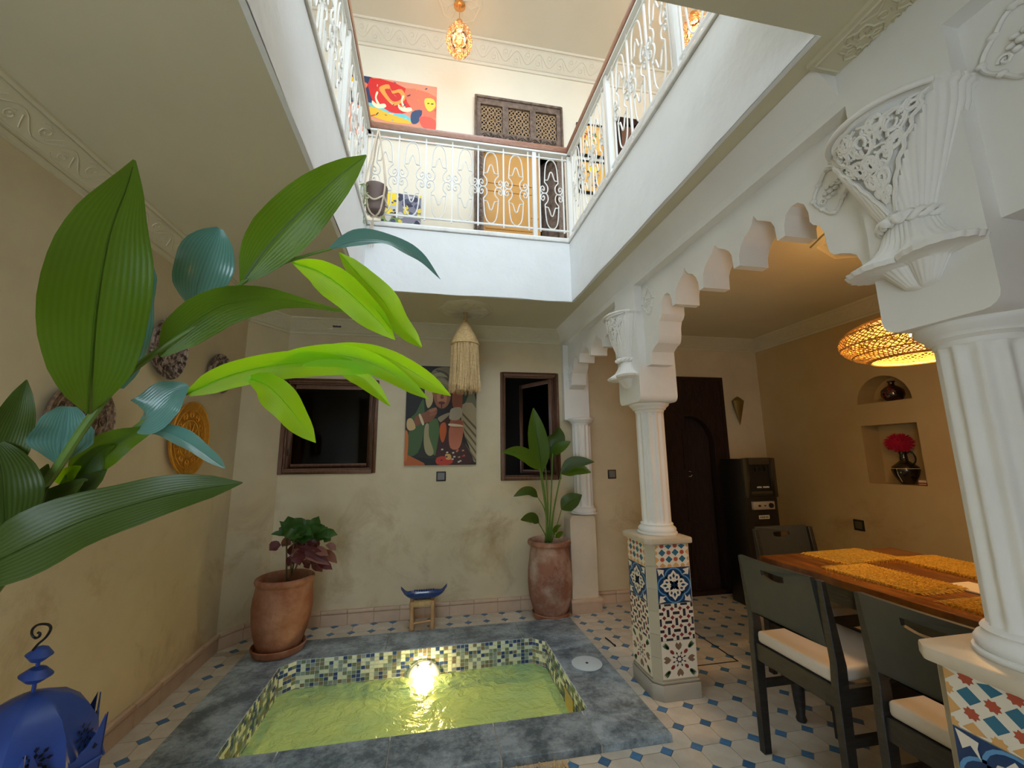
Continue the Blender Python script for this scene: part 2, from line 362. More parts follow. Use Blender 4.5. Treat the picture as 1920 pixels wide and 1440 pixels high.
# ------------------------------------------------------------------ walls
def wallplate(name,outer,holes,h0,h1,fn,m_,label,cat='wall',mats=None):
    g=G(); g.prism([outer]+holes,h0,h1,fn); return struct(g.build(name,m_,smooth=0),label,cat)
def rect(a,b,c,d): return [(a,b),(c,b),(c,d),(a,d)]
CH=(-1.4,3.40),(-1.2,3.7)
g=G(); g.prism([[(XL,YN),CH[0],CH[1],(-1.2,YB+.1),(XL-.12,YB+.1),(XL-.12,YN)]],-.05,Z1,lambda u,v,h:(u,v,h))
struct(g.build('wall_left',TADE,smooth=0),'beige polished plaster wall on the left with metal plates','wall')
W1=(-1.197,1.16,-.455,1.933); W2=(.619,1.074,1.161,2.037); D1=(2.08,-.05,2.90,2.045)
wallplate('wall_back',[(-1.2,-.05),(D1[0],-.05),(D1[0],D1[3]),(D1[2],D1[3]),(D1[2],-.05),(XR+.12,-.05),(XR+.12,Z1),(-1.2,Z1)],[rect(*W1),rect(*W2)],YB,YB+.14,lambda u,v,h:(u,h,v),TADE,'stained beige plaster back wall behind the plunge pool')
NY0,NY1=2.325,2.715
arch=[(NY0,1.655),(NY1,1.655)]+[((NY0+NY1)/2+.195*cos(a),1.655+.2*sin(a)) for a in [PI*k/16 for k in range(1,16)]]
wallplate('wall_right',rect(YN,-.05,YB+.14,Z1),[arch,rect(NY0,1.046,NY1,1.486)],XR,XR+.16,lambda u,v,h:(h,u,v),TADER,'beige plaster dining wall with two recessed niches, warm dim light put into its colour')
g=G(); g.box(XR+.16,NY0-.1,.95,XR+.2,NY1+.1,1.95); struct(g.build('wall_niche_back',TADER,smooth=0),'plaster backing inside the dining wall niches, warm dim light put into its colour','wall')
g=G(); g.prism([[(XL,-.05),(-1.15,-.05),(-1.15,2.05),(-.25,2.05),(-.25,-.05),(XR,-.05),(XR,Z1),(XL,Z1)]],YN-.1,YN,lambda u,v,h:(u,h,v)); struct(g.build('wall_front_unseen',TADE,smooth=0),'unseen beige plaster wall added behind the viewer, its doorway letting in daylight','wall')  # unseen wall added to hold back light, doorway shaped to admit some
g=G(); g.box(XL-.12,YN-.1,Z2-.1,XR+.12,YN,3.9); struct(g.build('wall_upper_front_unseen',UPWALL,smooth=0),'unseen low cream upstairs wall added behind the viewer to shape the light','wall')  # unseen wall added for the light, kept low so daylight passes above
# boxes behind openings, the darkness of the rooms put into their colour
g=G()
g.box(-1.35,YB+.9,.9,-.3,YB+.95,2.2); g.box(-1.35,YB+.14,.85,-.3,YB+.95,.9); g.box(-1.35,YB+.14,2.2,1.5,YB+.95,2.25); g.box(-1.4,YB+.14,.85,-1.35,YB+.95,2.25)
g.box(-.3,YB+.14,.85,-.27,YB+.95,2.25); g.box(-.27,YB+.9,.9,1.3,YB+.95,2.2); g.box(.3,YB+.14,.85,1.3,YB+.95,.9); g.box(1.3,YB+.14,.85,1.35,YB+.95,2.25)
struct(g.build('wall_dark_rooms',mat('painted_room_dark',(.012,.010,.009,1),.95),smooth=0),'near-black panels behind the two ground floor windows, room shade put into their colour','wall')
# upper storey
D2=(.365,Z2-.1,1.29,4.92); D3=(1.89,Z2-.1,2.55,4.94)
wallplate('wall_upper_back',[(XL-.12,Z2-.1),(D2[0],Z2-.1),(D2[0],D2[3]),(D2[2],D2[3]),(D2[2],Z2-.1),(D3[0],Z2-.1),(D3[0],D3[3]),(D3[2],D3[3]),(D3[2],Z2-.1),(XR+.12,Z2-.1),(XR+.12,5.6),(XL-.12,5.6)],[],YB,YB+.12,lambda u,v,h:(u,h,v),UPWALL,'warm cream upstairs wall with paintings and carved door')
g=G(); g.box(XL-.12,YN,Z2-.1,XL,YB,5.6); struct(g.build('wall_upper_left',UPWALL,smooth=0),'cream upstairs wall behind the left balustrade','wall')
g=G(); g.box(XR,YN,Z2-.1,XR+.12,YB,5.6); struct(g.build('wall_upper_right',UPWALL,smooth=0),'cream upstairs wall behind the right balustrade','wall')
g=G(); g.prism([rect(XL-.12,YN,XR+.12,YB+.12),rect(FX0,FY0,FX1,FY1)],Z1,Z2-.03,lambda u,v,h:(u,v,h)); 
struct(g.build('ceiling',CEIL,smooth=0),'olive cream plaster ceiling under the gallery','ceiling')
g=G(); g.prism([rect(XL-.12,YN,XR+.12,YB+.12),rect(FX0,FY0,FX1,FY1)],5.48,5.62,lambda u,v,h:(u,v,h)); 
struct(g.build('ceiling_upper',CEIL2,smooth=0),'beige ceiling of the upstairs gallery','ceiling')
for nm,a in (('left',(FX0-.12,FY0-.12,FX0,FY1+.12)),('right',(FX1,FY0-.12,FX1+.12,FY1+.12)),('back',(FX0,FY1,FX1,FY1+.12)),('front',(FX0,FY0-.12,FX1,FY0))):
    g=G(); g.box(a[0],a[1],5.62,a[2],a[3],6.1); struct(g.build('wall_roof_'+nm,WHITE,smooth=0),'low white parapet round the open roof, '+nm+' side','wall')
# fascia of the opening, gently uneven
def fascia(name,fn,L,lab):
    g=G(); n=40; rows=7
    for i in range(n+1):
        t=i/n
        for j in range(rows):
            s_=j/(rows-1); z=Z1-.004+(Z2-.03-Z1)*s_; p=fn(t*L,0); nz=noise.noise(Vector((p[0]*2.5,p[1]*2.5,z*3)))
            off=.012+.004*nz; q_=fn(t*L,off); zz=z+(.006*noise.noise(Vector((p[0]*4,p[1]*4,1))) if j==0 else 0)
            g.v.append(Vector((q_[0],q_[1],zz)))
    for i in range(n):
        for j in range(rows-1):
            a=i*rows+j; g.f.append([a,a+rows,a+rows+1,a+1]); g.mi.append(0)
    o=len(g.v)
    for t in (0,1):
        pass
    g.box(*fascia_box(fn,L))
    struct(g.build(name,FASC,smooth=60),lab,'fascia')
def fascia_box(fn,L):
    a=fn(0,-.01); b=fn(L,.008); return (min(a[0],b[0]),min(a[1],b[1]),Z1-.003,max(a[0],b[0]),max(a[1],b[1]),Z2-.03)
fascia('trim_1',lambda s,o:(FX0+s,FY1-o),FX1-FX0,'white plaster fascia band below the back balustrade')
fascia('trim_2',lambda s,o:(FX0+o,FY0+s),FY1-FY0,'white plaster fascia band below the left balustrade')
fascia('trim_3',lambda s,o:(FX1-o,FY0+s),FY1-FY0,'white plaster fascia band below the right balustrade')
g=G(); g.prism([rect(FX0-.12,FY0-.12,FX1+.12,FY1+.12),rect(FX0+.025,FY0+.025,FX1-.025,FY1-.025)],Z2-.03,Z2,lambda u,v,h:(u,v,h))
struct(g.build('trim_4',mat('painted_curb',(.66,.64,.60,1),.6,bump=.3,bscale=20,col2=(.80,.79,.76,1),vscale=9,contrast=(.3,.5)),smooth=0,bevel=.006),'thin white curb on the edge of the gallery opening','curb')
# ------------------------------------------------------------------ scroll ornament
def spiral(cx,cy,r,turns,a0,dirn=1,n=14):
    return [(cx+r*(1-.8*i/n)*cos(a0+dirn*2*PI*turns*i/n),cy+r*(1-.8*i/n)*sin(a0+dirn*2*PI*turns*i/n)) for i in range(n+1)]
def vine(L,Wd,per):
    """2D polylines filling a strip L x Wd"""
    out=[]; n=max(1,round(L/per)); p=L/n
    out.append([(L*i/(n*10),Wd*(.5+.28*sin(2*PI*i/10))) for i in range(n*10+1)])
    for k in range(n):
        for sgn,off in ((1,.25),(-1,.75)):
            cx=p*(k+off); cy=Wd*(.5-.14*sgn)
            out.append([(cx+(x)*1,cy+y) for x,y in spiral(0,0,Wd*.20,1.2,PI/2*sgn,sgn,9)])
            out.append([(cx-p*.16,Wd*(.5-.30*sgn)),(cx-p*.06,Wd*(.5-.40*sgn)),(cx+p*.05,Wd*(.5-.34*sgn))])
            out.append([(cx+p*.1,Wd*(.5+.10*sgn)),(cx+p*.17,Wd*(.5-.12*sgn)),(cx+p*.24,Wd*(.5-.3*sgn))])
    return out
def cornice(name,A,B,ndir,zt,wd,ht,m_,label,per=.22,relief=True,rr=.0035):
    """45 degree cove from the wall line A-B; ndir points into the room"""
    A=Vector((A[0],A[1],0)); B=Vector((B[0],B[1],0)); d=(B-A); L=d.length; d.normalize(); nd=Vector((ndir[0],ndir[1],0)).normalized()
    prof=[(-.01,zt-ht-.012),(.014,zt-ht-.012),(.018,zt-ht+.006),(.012,zt-ht+.012),(.016,zt-ht+.02),(wd-.012,zt-.012),(wd-.004,zt-.016),(wd+.006,zt-.010),(wd+.01,zt+.01),(-.01,zt+.01)]
    g=G(); n=len(prof)
    for P in (A,B):
        for (o,z) in prof: q_=P+nd*o; g.v.append(Vector((q_.x,q_.y,z)))
    for i in range(n): g.f.append([i,(i+1)%n,n+(i+1)%n,n+i]); g.mi.append(0)
    g.f.append(list(range(n))); g.mi.append(0); g.f.append(list(range(n,2*n))); g.mi.append(0)
    o=struct(g.build(name,m_,smooth=0),label,'cornice')
    if relief:
        g=G(); p0=Vector((.016,zt-ht+.02)); p1=Vector((wd-.012,zt-.012)); Wd=(p1-p0).length
        nz=Vector(((p1-p0).y,-(p1-p0).x)).normalized()
        def mp(u,v,h=.0008):
            t=v/Wd; q2=p0+(p1-p0)*t+nz*h; q_=A+d*u+nd*q2.x; return Vector((q_.x,q_.y,q2.y))
        for pl in vine(L,Wd,per): g.tube([mp(u,v) for u,v in pl],rr,4)
        for v in (Wd*.04,Wd*.96): g.tube([mp(0,v),mp(L,v)],rr,4)
        g.build('scroll_relief',m_,o,smooth=60,kind='stuff')
    return o
cornice('trim_5',(XL,.2),(XL,3.40),(1,0),Z1,.11,.10,CEIL,'carved scroll cornice along the left wall',.2,rr=.0028)
cornice('trim_6',(-1.2,YB),(1.2,YB),(0,-1),Z1,.13,.10,CEIL,'carved scroll cornice along the back wall by the pool',.2,rr=.0028)
cornice('trim_7',CH[0],CH[1],(.832,-.555),Z1,.11,.10,CEIL,'short carved cornice across the cut-off wall corner',.2,rr=.0028)
cornice('trim_8',(1.44,YB),(XR,YB),(0,-1),Z1,.12,.10,CEIL,'plain cornice over the dark dining room door',.2,rr=.0015)
cornice('trim_9',(XR,.2),(XR,YB),(-1,0),Z1,.12,.10,CEIL,'cornice along the dining wall',.2,rr=.0015)
cornice('trim_10',(XL,YB),(XR,YB),(0,-1),5.48,.16,.15,CEIL2,'carved cornice under the upstairs ceiling',.24,rr=.004)
cornice('trim_20',(XR,.5),(XR,YB),(-1,0),5.48,.16,.15,CEIL2,'carved cornice under the upstairs ceiling on the right',.24,rr=.004)
# ------------------------------------------------------------------ baseboards
def baseboard(name,A,B,ndir,label,step=.2,hgt=.112):
    A=Vector((A[0],A[1],0)); B=Vector((B[0],B[1],0)); d=B-A; L=d.length; d.normalize(); nd=Vector((ndir[0],ndir[1],0)).normalized(); n=max(1,round(L/step)); st=L/n
    def blk(g,a,b,o0,o1,z0,z1):
        pts=[A+d*a+nd*o0,A+d*b+nd*o0,A+d*b+nd*o1,A+d*a+nd*o1]; vs=[(p.x,p.y,z0) for p in pts]+[(p.x,p.y,z1) for p in pts]
        g.add(vs,[(0,3,2,1),(4,5,6,7),(0,1,5,4),(1,2,6,5),(2,3,7,6),(3,0,4,7)])
    g=G(); blk(g,0,L,-.01,.012,-.01,hgt-.004); o=struct(g.build(name,GROUT,smooth=0),label,'baseboard')
    for i in range(n):
        g=G(); blk(g,i*st+.0015,(i+1)*st-.0015,.0,.018,0,hgt-.03); g.build('skirting_tile',BTILE,o,bevel=.002,bseg=1)
        g=G(); blk(g,i*st+.0012,(i+1)*st-.0012,-.005,.026,hgt-.027,hgt); g.build('bullnose_tile',BTILE,o,bevel=.007,bseg=2)
    return o
baseboard('baseboard_left',(XL,.9),CH[0],(1,0),'pinkish clay skirting along the left wall')
baseboard('baseboard_corner',CH[0],CH[1],(.832,-.555),'clay skirting across the cut-off corner behind the left pot')
baseboard('baseboard_back',(-1.2,YB),(1.17,YB),(0,-1),'pinkish clay skirting along the back wall behind the pool')
baseboard('baseboard_dining',(1.43,YB),(2.05,YB),(0,-1),'clay skirting between the plinth and the dark door',.22,.10)
baseboard('baseboard_right',(XR,.3),(XR,YB),(-1,0),'clay skirting under the dining wall niches',.25,.10)
# ------------------------------------------------------------------ arcade
def arch_loop(c,pts,z_top,a,b,zs_a,zs_b):
    far=[(c+d,z) for d,z in pts]; near=[(c-d,z) for d,z in pts]
    far=[p for p in far if p[0]<b-.002]; near=[p for p in near if p[0]>a+.002]
    loop=[(a,z_top),(b,z_top),(b,far[-1][1])]+far[::-1]+([] if pts[0][0]==0 else [])+near[(1 if pts[0][0]==0 else 0):]+[(a,near[-1][1])]
    return loop
MAIN=[(0,2.218),(.022,2.19),(.058,2.167),(.083,2.145),(.096,2.12),(.1,2.055),(.135,2.055),(.137,2.095),(.15,2.128),(.175,2.158),(.205,2.172),(.222,2.19),(.235,2.220),(.25,2.19),(.285,2.168),(.312,2.147),(.325,2.12),(.33,2.06),(.365,2.06),(.367,2.10),(.38,2.135),(.405,2.152),(.432,2.150),(.455,2.127),(.466,2.09),(.466,2.055),(.477,2.037),(.498,2.022),(.51,1.99),(.512,1.95),(.518,1.918),(.530,1.903),(.555,1.895),(.58,1.882),(.598,1.868),(.608,1.84),(.612,1.797),(.66,1.797)]
SMALL=[(0,2.075),(.018,2.075),(.02,2.11),(.035,2.138),(.07,2.16),(.105,2.18),(.122,2.20),(.135,2.225),(.15,2.195),(.185,2.17),(.225,2.152),(.243,2.125),(.25,2.075),(.285,2.075),(.287,2.11),(.305,2.142),(.335,2.157),(.37,2.145),(.392,2.11),(.40,2.065),(.415,2.045),(.45,2.02),(.465,1.97),(.468,1.93),(.475,1.915),(.51,1.902),(.535,1.885),(.55,1.827),(.59,1.827)]
arc=G()
PIERS=[(2.217,2.49),(.63,.873),(3.63,3.70),(-.96,-.714)]
arc.box(1.2,YN,2.305,1.44,YB,Z1-.001)
def pier(g,y0,y1,z0=1.59):
    r=.035; zt_=2.305; lp=[(y0,zt_),(y1,zt_),(y1,z0+r)]+[(y1-r+r*cos(a),z0+r-r*sin(a)) for a in (PI/8,PI/4,3*PI/8)]+[(y1-r,z0),(y0+r,z0)]+[(y0+r-r*sin(a),z0+r-r*cos(a)) for a in (PI/8,PI/4,3*PI/8)]+[(y0,z0+r)]
    g.prism([lp],1.2,1.44,lambda u,v,h:(h,u,v))
for a,b in PIERS[:2]+PIERS[3:]: pier(arc,a,b)
arc.box(1.2,3.63,1.60,1.44,3.70,2.305)
arc.prism([arch_loop(1.545,MAIN,2.305,.873,2.217,0,0)],1.25,1.39,lambda u,v,h:(h,u,v))
arc.prism([arch_loop(3.085,SMALL,2.305,2.49,3.63,0,0)],1.25,1.39,lambda u,v,h:(h,u,v))
arc.prism([arch_loop(-.042,MAIN,2.305,-.714,.63,0,0)],1.25,1.39,lambda u,v,h:(h,u,v))
# cove against the ceiling
arc.prism([[(1.1995,2.345),(1.1995,Z1-.002),(1.12,Z1-.002),(1.135,2.425),(1.165,2.40)]],.886,YB-.001,lambda u,v,h:(u,h,v))
struct(arc.build('wall_arcade',WHITE,smooth=30),'white plaster arcade wall with scalloped arches between columns','wall')
g=G(); g.box(1.15,3.0,-.05,1.2,3.0,0)
# carved band on the ceiling by the near pier
bx=G(); bx.box(1.095,YN,2.425,1.199,.885,Z1+.01); bo=struct(bx.build('trim_11',CEIL,smooth=0),'carved stucco ceiling band beside the nearest pier','cornice')
g=G()
def bandpt(u,v): return (1.11+v,.86-u,2.424)
for k in range(6):
    cx=.08+.145*k
    for r_,st in ((.05,0),(.018,0)):
        g.tube([bandpt(cx+r_*cos(a)*(1+.12*cos(8*a)),.065+r_*sin(a)*(1+.12*cos(8*a))) for a in [2*PI*i/32 for i in range(32)]],.0035,4,closed=True)
    for i in range(8):
        a=2*PI*i/8+.2; pts=[bandpt(cx+.02*cos(a),.065+.02*sin(a)),bandpt(cx+.034*cos(a+.22),.065+.034*sin(a+.22)),bandpt(cx+.045*cos(a),.065+.045*sin(a)),bandpt(cx+.034*cos(a-.22),.065+.034*sin(a-.22))]; g.tube(pts,.0026,4,closed=True)
    mx_=cx+.0725
    for s_ in (1,-1):
        g.tube([bandpt(mx_+x,.065+s_*(.022+y)) for x,y in spiral(0,0,.018,1.3,0,s_,10)],.003,4)
        g.tube([bandpt(mx_-.035,.065+s_*.058),bandpt(mx_,.065+s_*.04),bandpt(mx_+.035,.065+s_*.058)],.0035,4)
for v in (0,.13): g.tube([bandpt(-.01,v),bandpt(.95,v)],.004,4)
g.tube([bandpt(-.012,0),bandpt(-.012,.13)],.004,4)
g.build('scroll_relief',CEIL,bo,smooth=60,kind='stuff')
# ------------------------------------------------------------------ patterned tiles
TC=[flat('tile_white',(228,222,205),.3),flat('tile_teal',(52,112,138),.3),flat('tile_rust',(176,84,62),.3),flat('tile_ochre',(214,166,104),.3),flat('tile_navy',(28,62,104),.3),flat('tile_lightblue',(92,150,200),.3),flat('tile_charcoal',(52,48,58),.3),flat('tile_darkred',(132,48,50),.3),flat('tile_green',(86,116,88),.3),flat('tile_brown',(128,104,84),.3)]
def star(cx,cy,R,r,n=8,a0=0): return [(cx+(R if i%2==0 else r)*cos(a0+PI*i/n),cy+(R if i%2==0 else r)*sin(a0+PI*i/n)) for i in range(2*n)]
def ngon(cx,cy,r,n,a0=0,sx=1,sy=1): return [(cx+r*sx*cos(a0+2*PI*i/n),cy+r*sy*sin(a0+2*PI*i/n)) for i in range(n)]
def rot(pts,a,cx=.5,cy=.5): return [(cx+(x-cx)*cos(a)-(y-cy)*sin(a),cy+(x-cx)*sin(a)+(y-cy)*cos(a)) for x,y in pts]
def pat1():
    P=[]
    for i in range(6):
        for j in range(5):
            cx=i*.2; cy=.33+.03+j*.2
            if (i+j)%2==0: P.append((star(cx,cy,.078,.055,8,PI/8) ,2 if j>0 and 0<i<5 else 3,1))
            else: P.append((ngon(cx,cy,.108,4),1 if j>0 and 0<i<5 else 3,1))
    return P
def pat2():
    P=[]; quat=[]
    for k in range(4):
        a=PI/2*k; cx,cy=.5+.22*cos(a),.5+.22*sin(a); quat.append((cx,cy))
    for (cx,cy) in quat: P.append((ngon(cx,cy,.30,20),4,1))
    P.append((ngon(.5,.5,.40,4,PI/4),4,1))
    for k in range(4): P.append((rot([(.02,.02),(.22,.06),(.14,.14),(.26,.22),(.14,.20),(.06,.22)],PI/2*k),0,6))
    P.insert(0,(rect(0,0,1,1),4,.5))
    for (cx,cy) in quat: P.append((ngon(cx,cy,.285,20),5,2))
    P.append((ngon(.5,.5,.38,4,PI/4),5,2))
    for (cx,cy) in quat: P.append((ngon(cx,cy,.245,20),4,3))
    P.append((ngon(.5,.5,.34,4,PI/4),4,3))
    for k in range(4):
        a=PI/2*k
        P.append((rot([(.5,.56),(.56,.62),(.66,.64),(.685,.72),(.65,.80),(.585,.82),(.54,.88),(.5,.93),(.46,.88),(.415,.82),(.35,.80),(.315,.72),(.34,.64),(.44,.62)],a),0,4))
        P.append((rot([(.5,.70),(.54,.76),(.5,.85),(.46,.76)],a),4,5))
        P.append((rot([(.40,.66),(.44,.70),(.42,.76),(.37,.74)],a),4,5)); P.append((rot([(.60,.66),(.56,.70),(.58,.76),(.63,.74)],a),4,5))
        P.append((rot([(.485,.5),(.515,.5),(.515,.57),(.54,.58),(.5,.62),(.46,.58),(.485,.57)],a),4,6))
    return P
def pat3():
    P=[]
    for i in range(5):
        for j in range(5):
            cx=.02+i*.24; cy=.02+j*.24
            if (i+j)%2: P.append((rect(cx-.10,cy-.04,cx+.10,cy+.04),6,1))
            else: P.append((rect(cx-.04,cy-.10,cx+.04,cy+.10),6,1))
    for i in range(4):
        for j in range(4): P.append((ngon(.14+i*.24,.14+j*.24,.062,4),7,2))
    return [([(min(1,max(0,x)),min(1,max(0,y))) for x,y in p],c,l) for p,c,l in P]
def pat4():
    P=[]
    for k in range(8):
        a=PI/4*k
        P.append((rot([(.5,.62),(.525,.67),(.5,.72),(.475,.67)],a+PI/8),6,1))
        if k%2==0: P.append((rot([(.5,.74),(.57,.80),(.60,.88),(.55,.96),(.5,.90),(.45,.96),(.40,.88),(.43,.80)],a),9,1))
        else:
            P.append((rot([(.5,.70),(.545,.75),(.545,.82),(.5,.86),(.455,.82),(.455,.75)],a),7,1))
            for s_ in (-.16,0,.16): P.append((rot(rot([(.5,.90),(.53,.95),(.53,1.05),(.5,1.13),(.47,1.05),(.47,.95)],s_,.5,.82),a),8,1))
    P.append((star(.5,.5,.12,.075,8,PI/8),6,2)); P.append((ngon(.5,.5,.055,8),0,3))
    return [([(min(1,max(0,x)),min(1,max(0,y))) for x,y in p],c,l) for p,c,l in P]
def clip01(p): return [(min(1,max(0,x)),min(1,max(0,y))) for x,y in p]
PATS=[pat1(),pat2(),pat3(),pat4()]
def tile(pat,O,du,dv,nn,wd,ht,parent,vmin=0):
    """tile body + inlaid colour fields; O lower-left corner, du/dv unit vectors, nn outward"""
    g=G(); O=Vector(O); e=.0012; th=.006
    c=[O+du*e+dv*e,O+du*(wd-e)+dv*e,O+du*(wd-e)+dv*(ht-e),O+du*e+dv*(ht-e)]
    g.add([*[p-nn*.004 for p in c],*[p+nn*th for p in c]],[(0,3,2,1),(4,5,6,7),(0,1,5,4),(1,2,6,5),(2,3,7,6),(3,0,4,7)],0)
    for p,ci,l in PATS[pat]:
        p=clip01(p); p=[(x,y) for x,y in p]
        if vmin: p=[(x,max(vmin,y)) for x,y in p]; 
        ys=[y for _,y in p]; xs=[x for x,_ in p]
        if max(ys)-min(ys)<.004 or max(xs)-min(xs)<.004: continue
        V3=[Vector((x,y,0)) for x,y in p]
        try: tr=tessellate_polygon([V3])
        except Exception: continue
        o=len(g.v)
        for x,y in p: g.v.append(O+du*(e+x*(wd-2*e))+dv*(e+(y-vmin)/(1-vmin)*(ht-2*e))+nn*(th+.0002*l))
        for t in tr: g.f.append([o+i for i in t]); g.mi.append(ci)
    ob=g.build('patterned_tile',TC,parent,smooth=0); return ob
def column(label,cy,full=True):
    cx=1.34; t=thing('column',label,'column',(cx,cy,0),'fluted white columns of the arcade')
    x0,x1,y0,y1=1.2,1.44,cy-.14,cy+.14; ch=.035
    core=G(); core.prism([[(x0+ch,y0),(x1,y0),(x1,y1),(x0+ch,y1),(x0,y1-ch),(x0,y0+ch)]],0,.786,lambda u,v,h:(u,v,h)); core.build('pedestal',CREAMT,t,smooth=0)
    b=.012; core=G(); core.prism([[(x0+ch-b*.4,y0-b),(x1+b,y0-b),(x1+b,y1+b),(x0+ch-b*.4,y1+b),(x0-b,y1-ch+b*.4),(x0-b,y0+ch-b*.4)]],0,.078,lambda u,v,h:(u,v,h)); core.build('skirting',GREYT,t,bevel=.002,bseg=1)
    b=.008; core=G(); core.prism([[(x0+ch-b*.4,y0-b),(x1+b,y0-b),(x1+b,y1+b),(x0+ch-b*.4,y1+b),(x0-b,y1-ch+b*.4),(x0-b,y0+ch-b*.4)]],.084,.094,lambda u,v,h:(u,v,h)); core.build('edge_strip',GREYT,t,bevel=.002,bseg=1)
    zs=[(.662,.784,0,.33),(.476,.662,1,0),(.290,.476,2,0),(.104,.290,3,0)]
    for za,zb,p,vm in zs:
        Xd,Yd,Zd=Vector((1,0,0)),Vector((0,1,0)),Vector((0,0,1))
        tile(p,(x0+ch,y0,za),Xd,Zd,-Yd,x1-x0-ch,zb-za,t,vm)
        tile(p,(x0,y1-ch,za),-Yd,Zd,-Xd,y1-y0-2*ch,zb-za,t,vm)
        tile(p,(x1,y1,za),-Xd,Zd,Yd,x1-x0-ch,zb-za,t,vm)
        tile(p,(x1,y0,za),Yd,Zd,Xd,y1-y0,zb-za,t,vm)
    for i in range(6):   # corner strips
        za=.094+i*.115; zb=min(.785,za+.113)
        for s_ in (1,-1):
            g=G(); yy=y0 if s_>0 else y1
            g.prism([[(x0+ch+.004,yy-.003*s_),(x0+ch+.004,yy+.01*s_),(x0+.008,yy+(ch+.004)*s_),(x0-.003,yy+(ch+.004)*s_),(x0-.003,yy+(ch-.002)*s_),(x0+ch-.002,yy-.003*s_)]],za,zb,lambda u,v,h:(u,v,h)); g.build('corner_tile',CREAMT,t,smooth=0)
    g=G(); o_=.022; g.prism([[(x0-o_+.03,y0-o_),(x1+o_,y0-o_),(x1+o_,y1+o_),(x0-o_+.03,y1+o_),(x0-o_,y1+o_-.03),(x0-o_,y0-o_+.03)]],.786,.820,lambda u,v,h:(u,v,h)); g.build('top_slab',STON,t,bevel=.008)
    shaft_parts(t,cx,cy,.820,1.60)
    return t
def shaft_parts(t,cx,cy,zb,zt,a0=0,a1=2*PI):
    g=G(); g.lathe([(.112,zb),(.115,zb+.006),(.113,zb+.012),(.104,zb+.014),(.108,zb+.02),(.109,zb+.03),(.103,zb+.04),(.094,zb+.045),(.092,zb+.052),(.095,zb+.056),(.091,zb+.062),(.082,zb+.065)],(cx,cy,0),40); g.build('column_base',WHITE,t,smooth=50)
    fl=lambda a,z: 1-.13*abs(sin(a*6+.3))**1.6*min(1,max(0,(z-zb-.06)/.01))*min(1,max(0,(zt-.065-z)/.01))
    zs=[zb+.06,zb+.07,zb+.085,zt-.085,zt-.075,zt-.06]; g=G(); g.lathe([(.084,z) for z in zs],(cx,cy,0),96,mod=fl); g.build('shaft',WHITE,t,smooth=60)
    g=G(); g.lathe([(.083,zt-.065),(.087,zt-.06),(.087,zt-.052),(.091,zt-.049),(.099,zt-.044),(.1,zt-.036),(.104,zt-.033),(.116,zt-.022),(.120,zt-.012),(.118,zt-.004),(.10,zt)],(cx,cy,0),40); g.build('capital',WHITE,t,smooth=50)
column('fluted white column on tiled pedestal between the pool and the far arch',2.38)
column('nearest fluted white column on tiled pedestal, cut off by the right edge',.76)
t=thing('column','half-hidden white wall column above the plain plinth behind the tall pot','column',(1.34,3.60,0),'fluted white columns of the arcade')
shaft_parts(t,1.34,3.60,.78,1.615)
pl=G(); pl.prism([[(1.18,0),(1.41,0),(1.41,.74),(1.395,.765),(1.375,.772),(1.215,.772),(1.195,.765),(1.18,.74)]],3.52,3.70,lambda u,v,h:(u,h,v)); po=pl.build('plinth',WHITE,t,bevel=.004)
po.data.materials[0]=mat('cream_plinth_plaster',(.66,.58,.45,1),.7,bump=.2,bscale=15,var=.12,vscale=4)
g=G(); g.box(1.165,3.495,0,1.43,3.70,.095); g.build('plinth_skirting',BTILE,t,bevel=.003)
g=G(); g.box(1.158,3.486,.08,1.438,3.70,.112); g.build('plinth_bullnose',BTILE,t,bevel=.009)
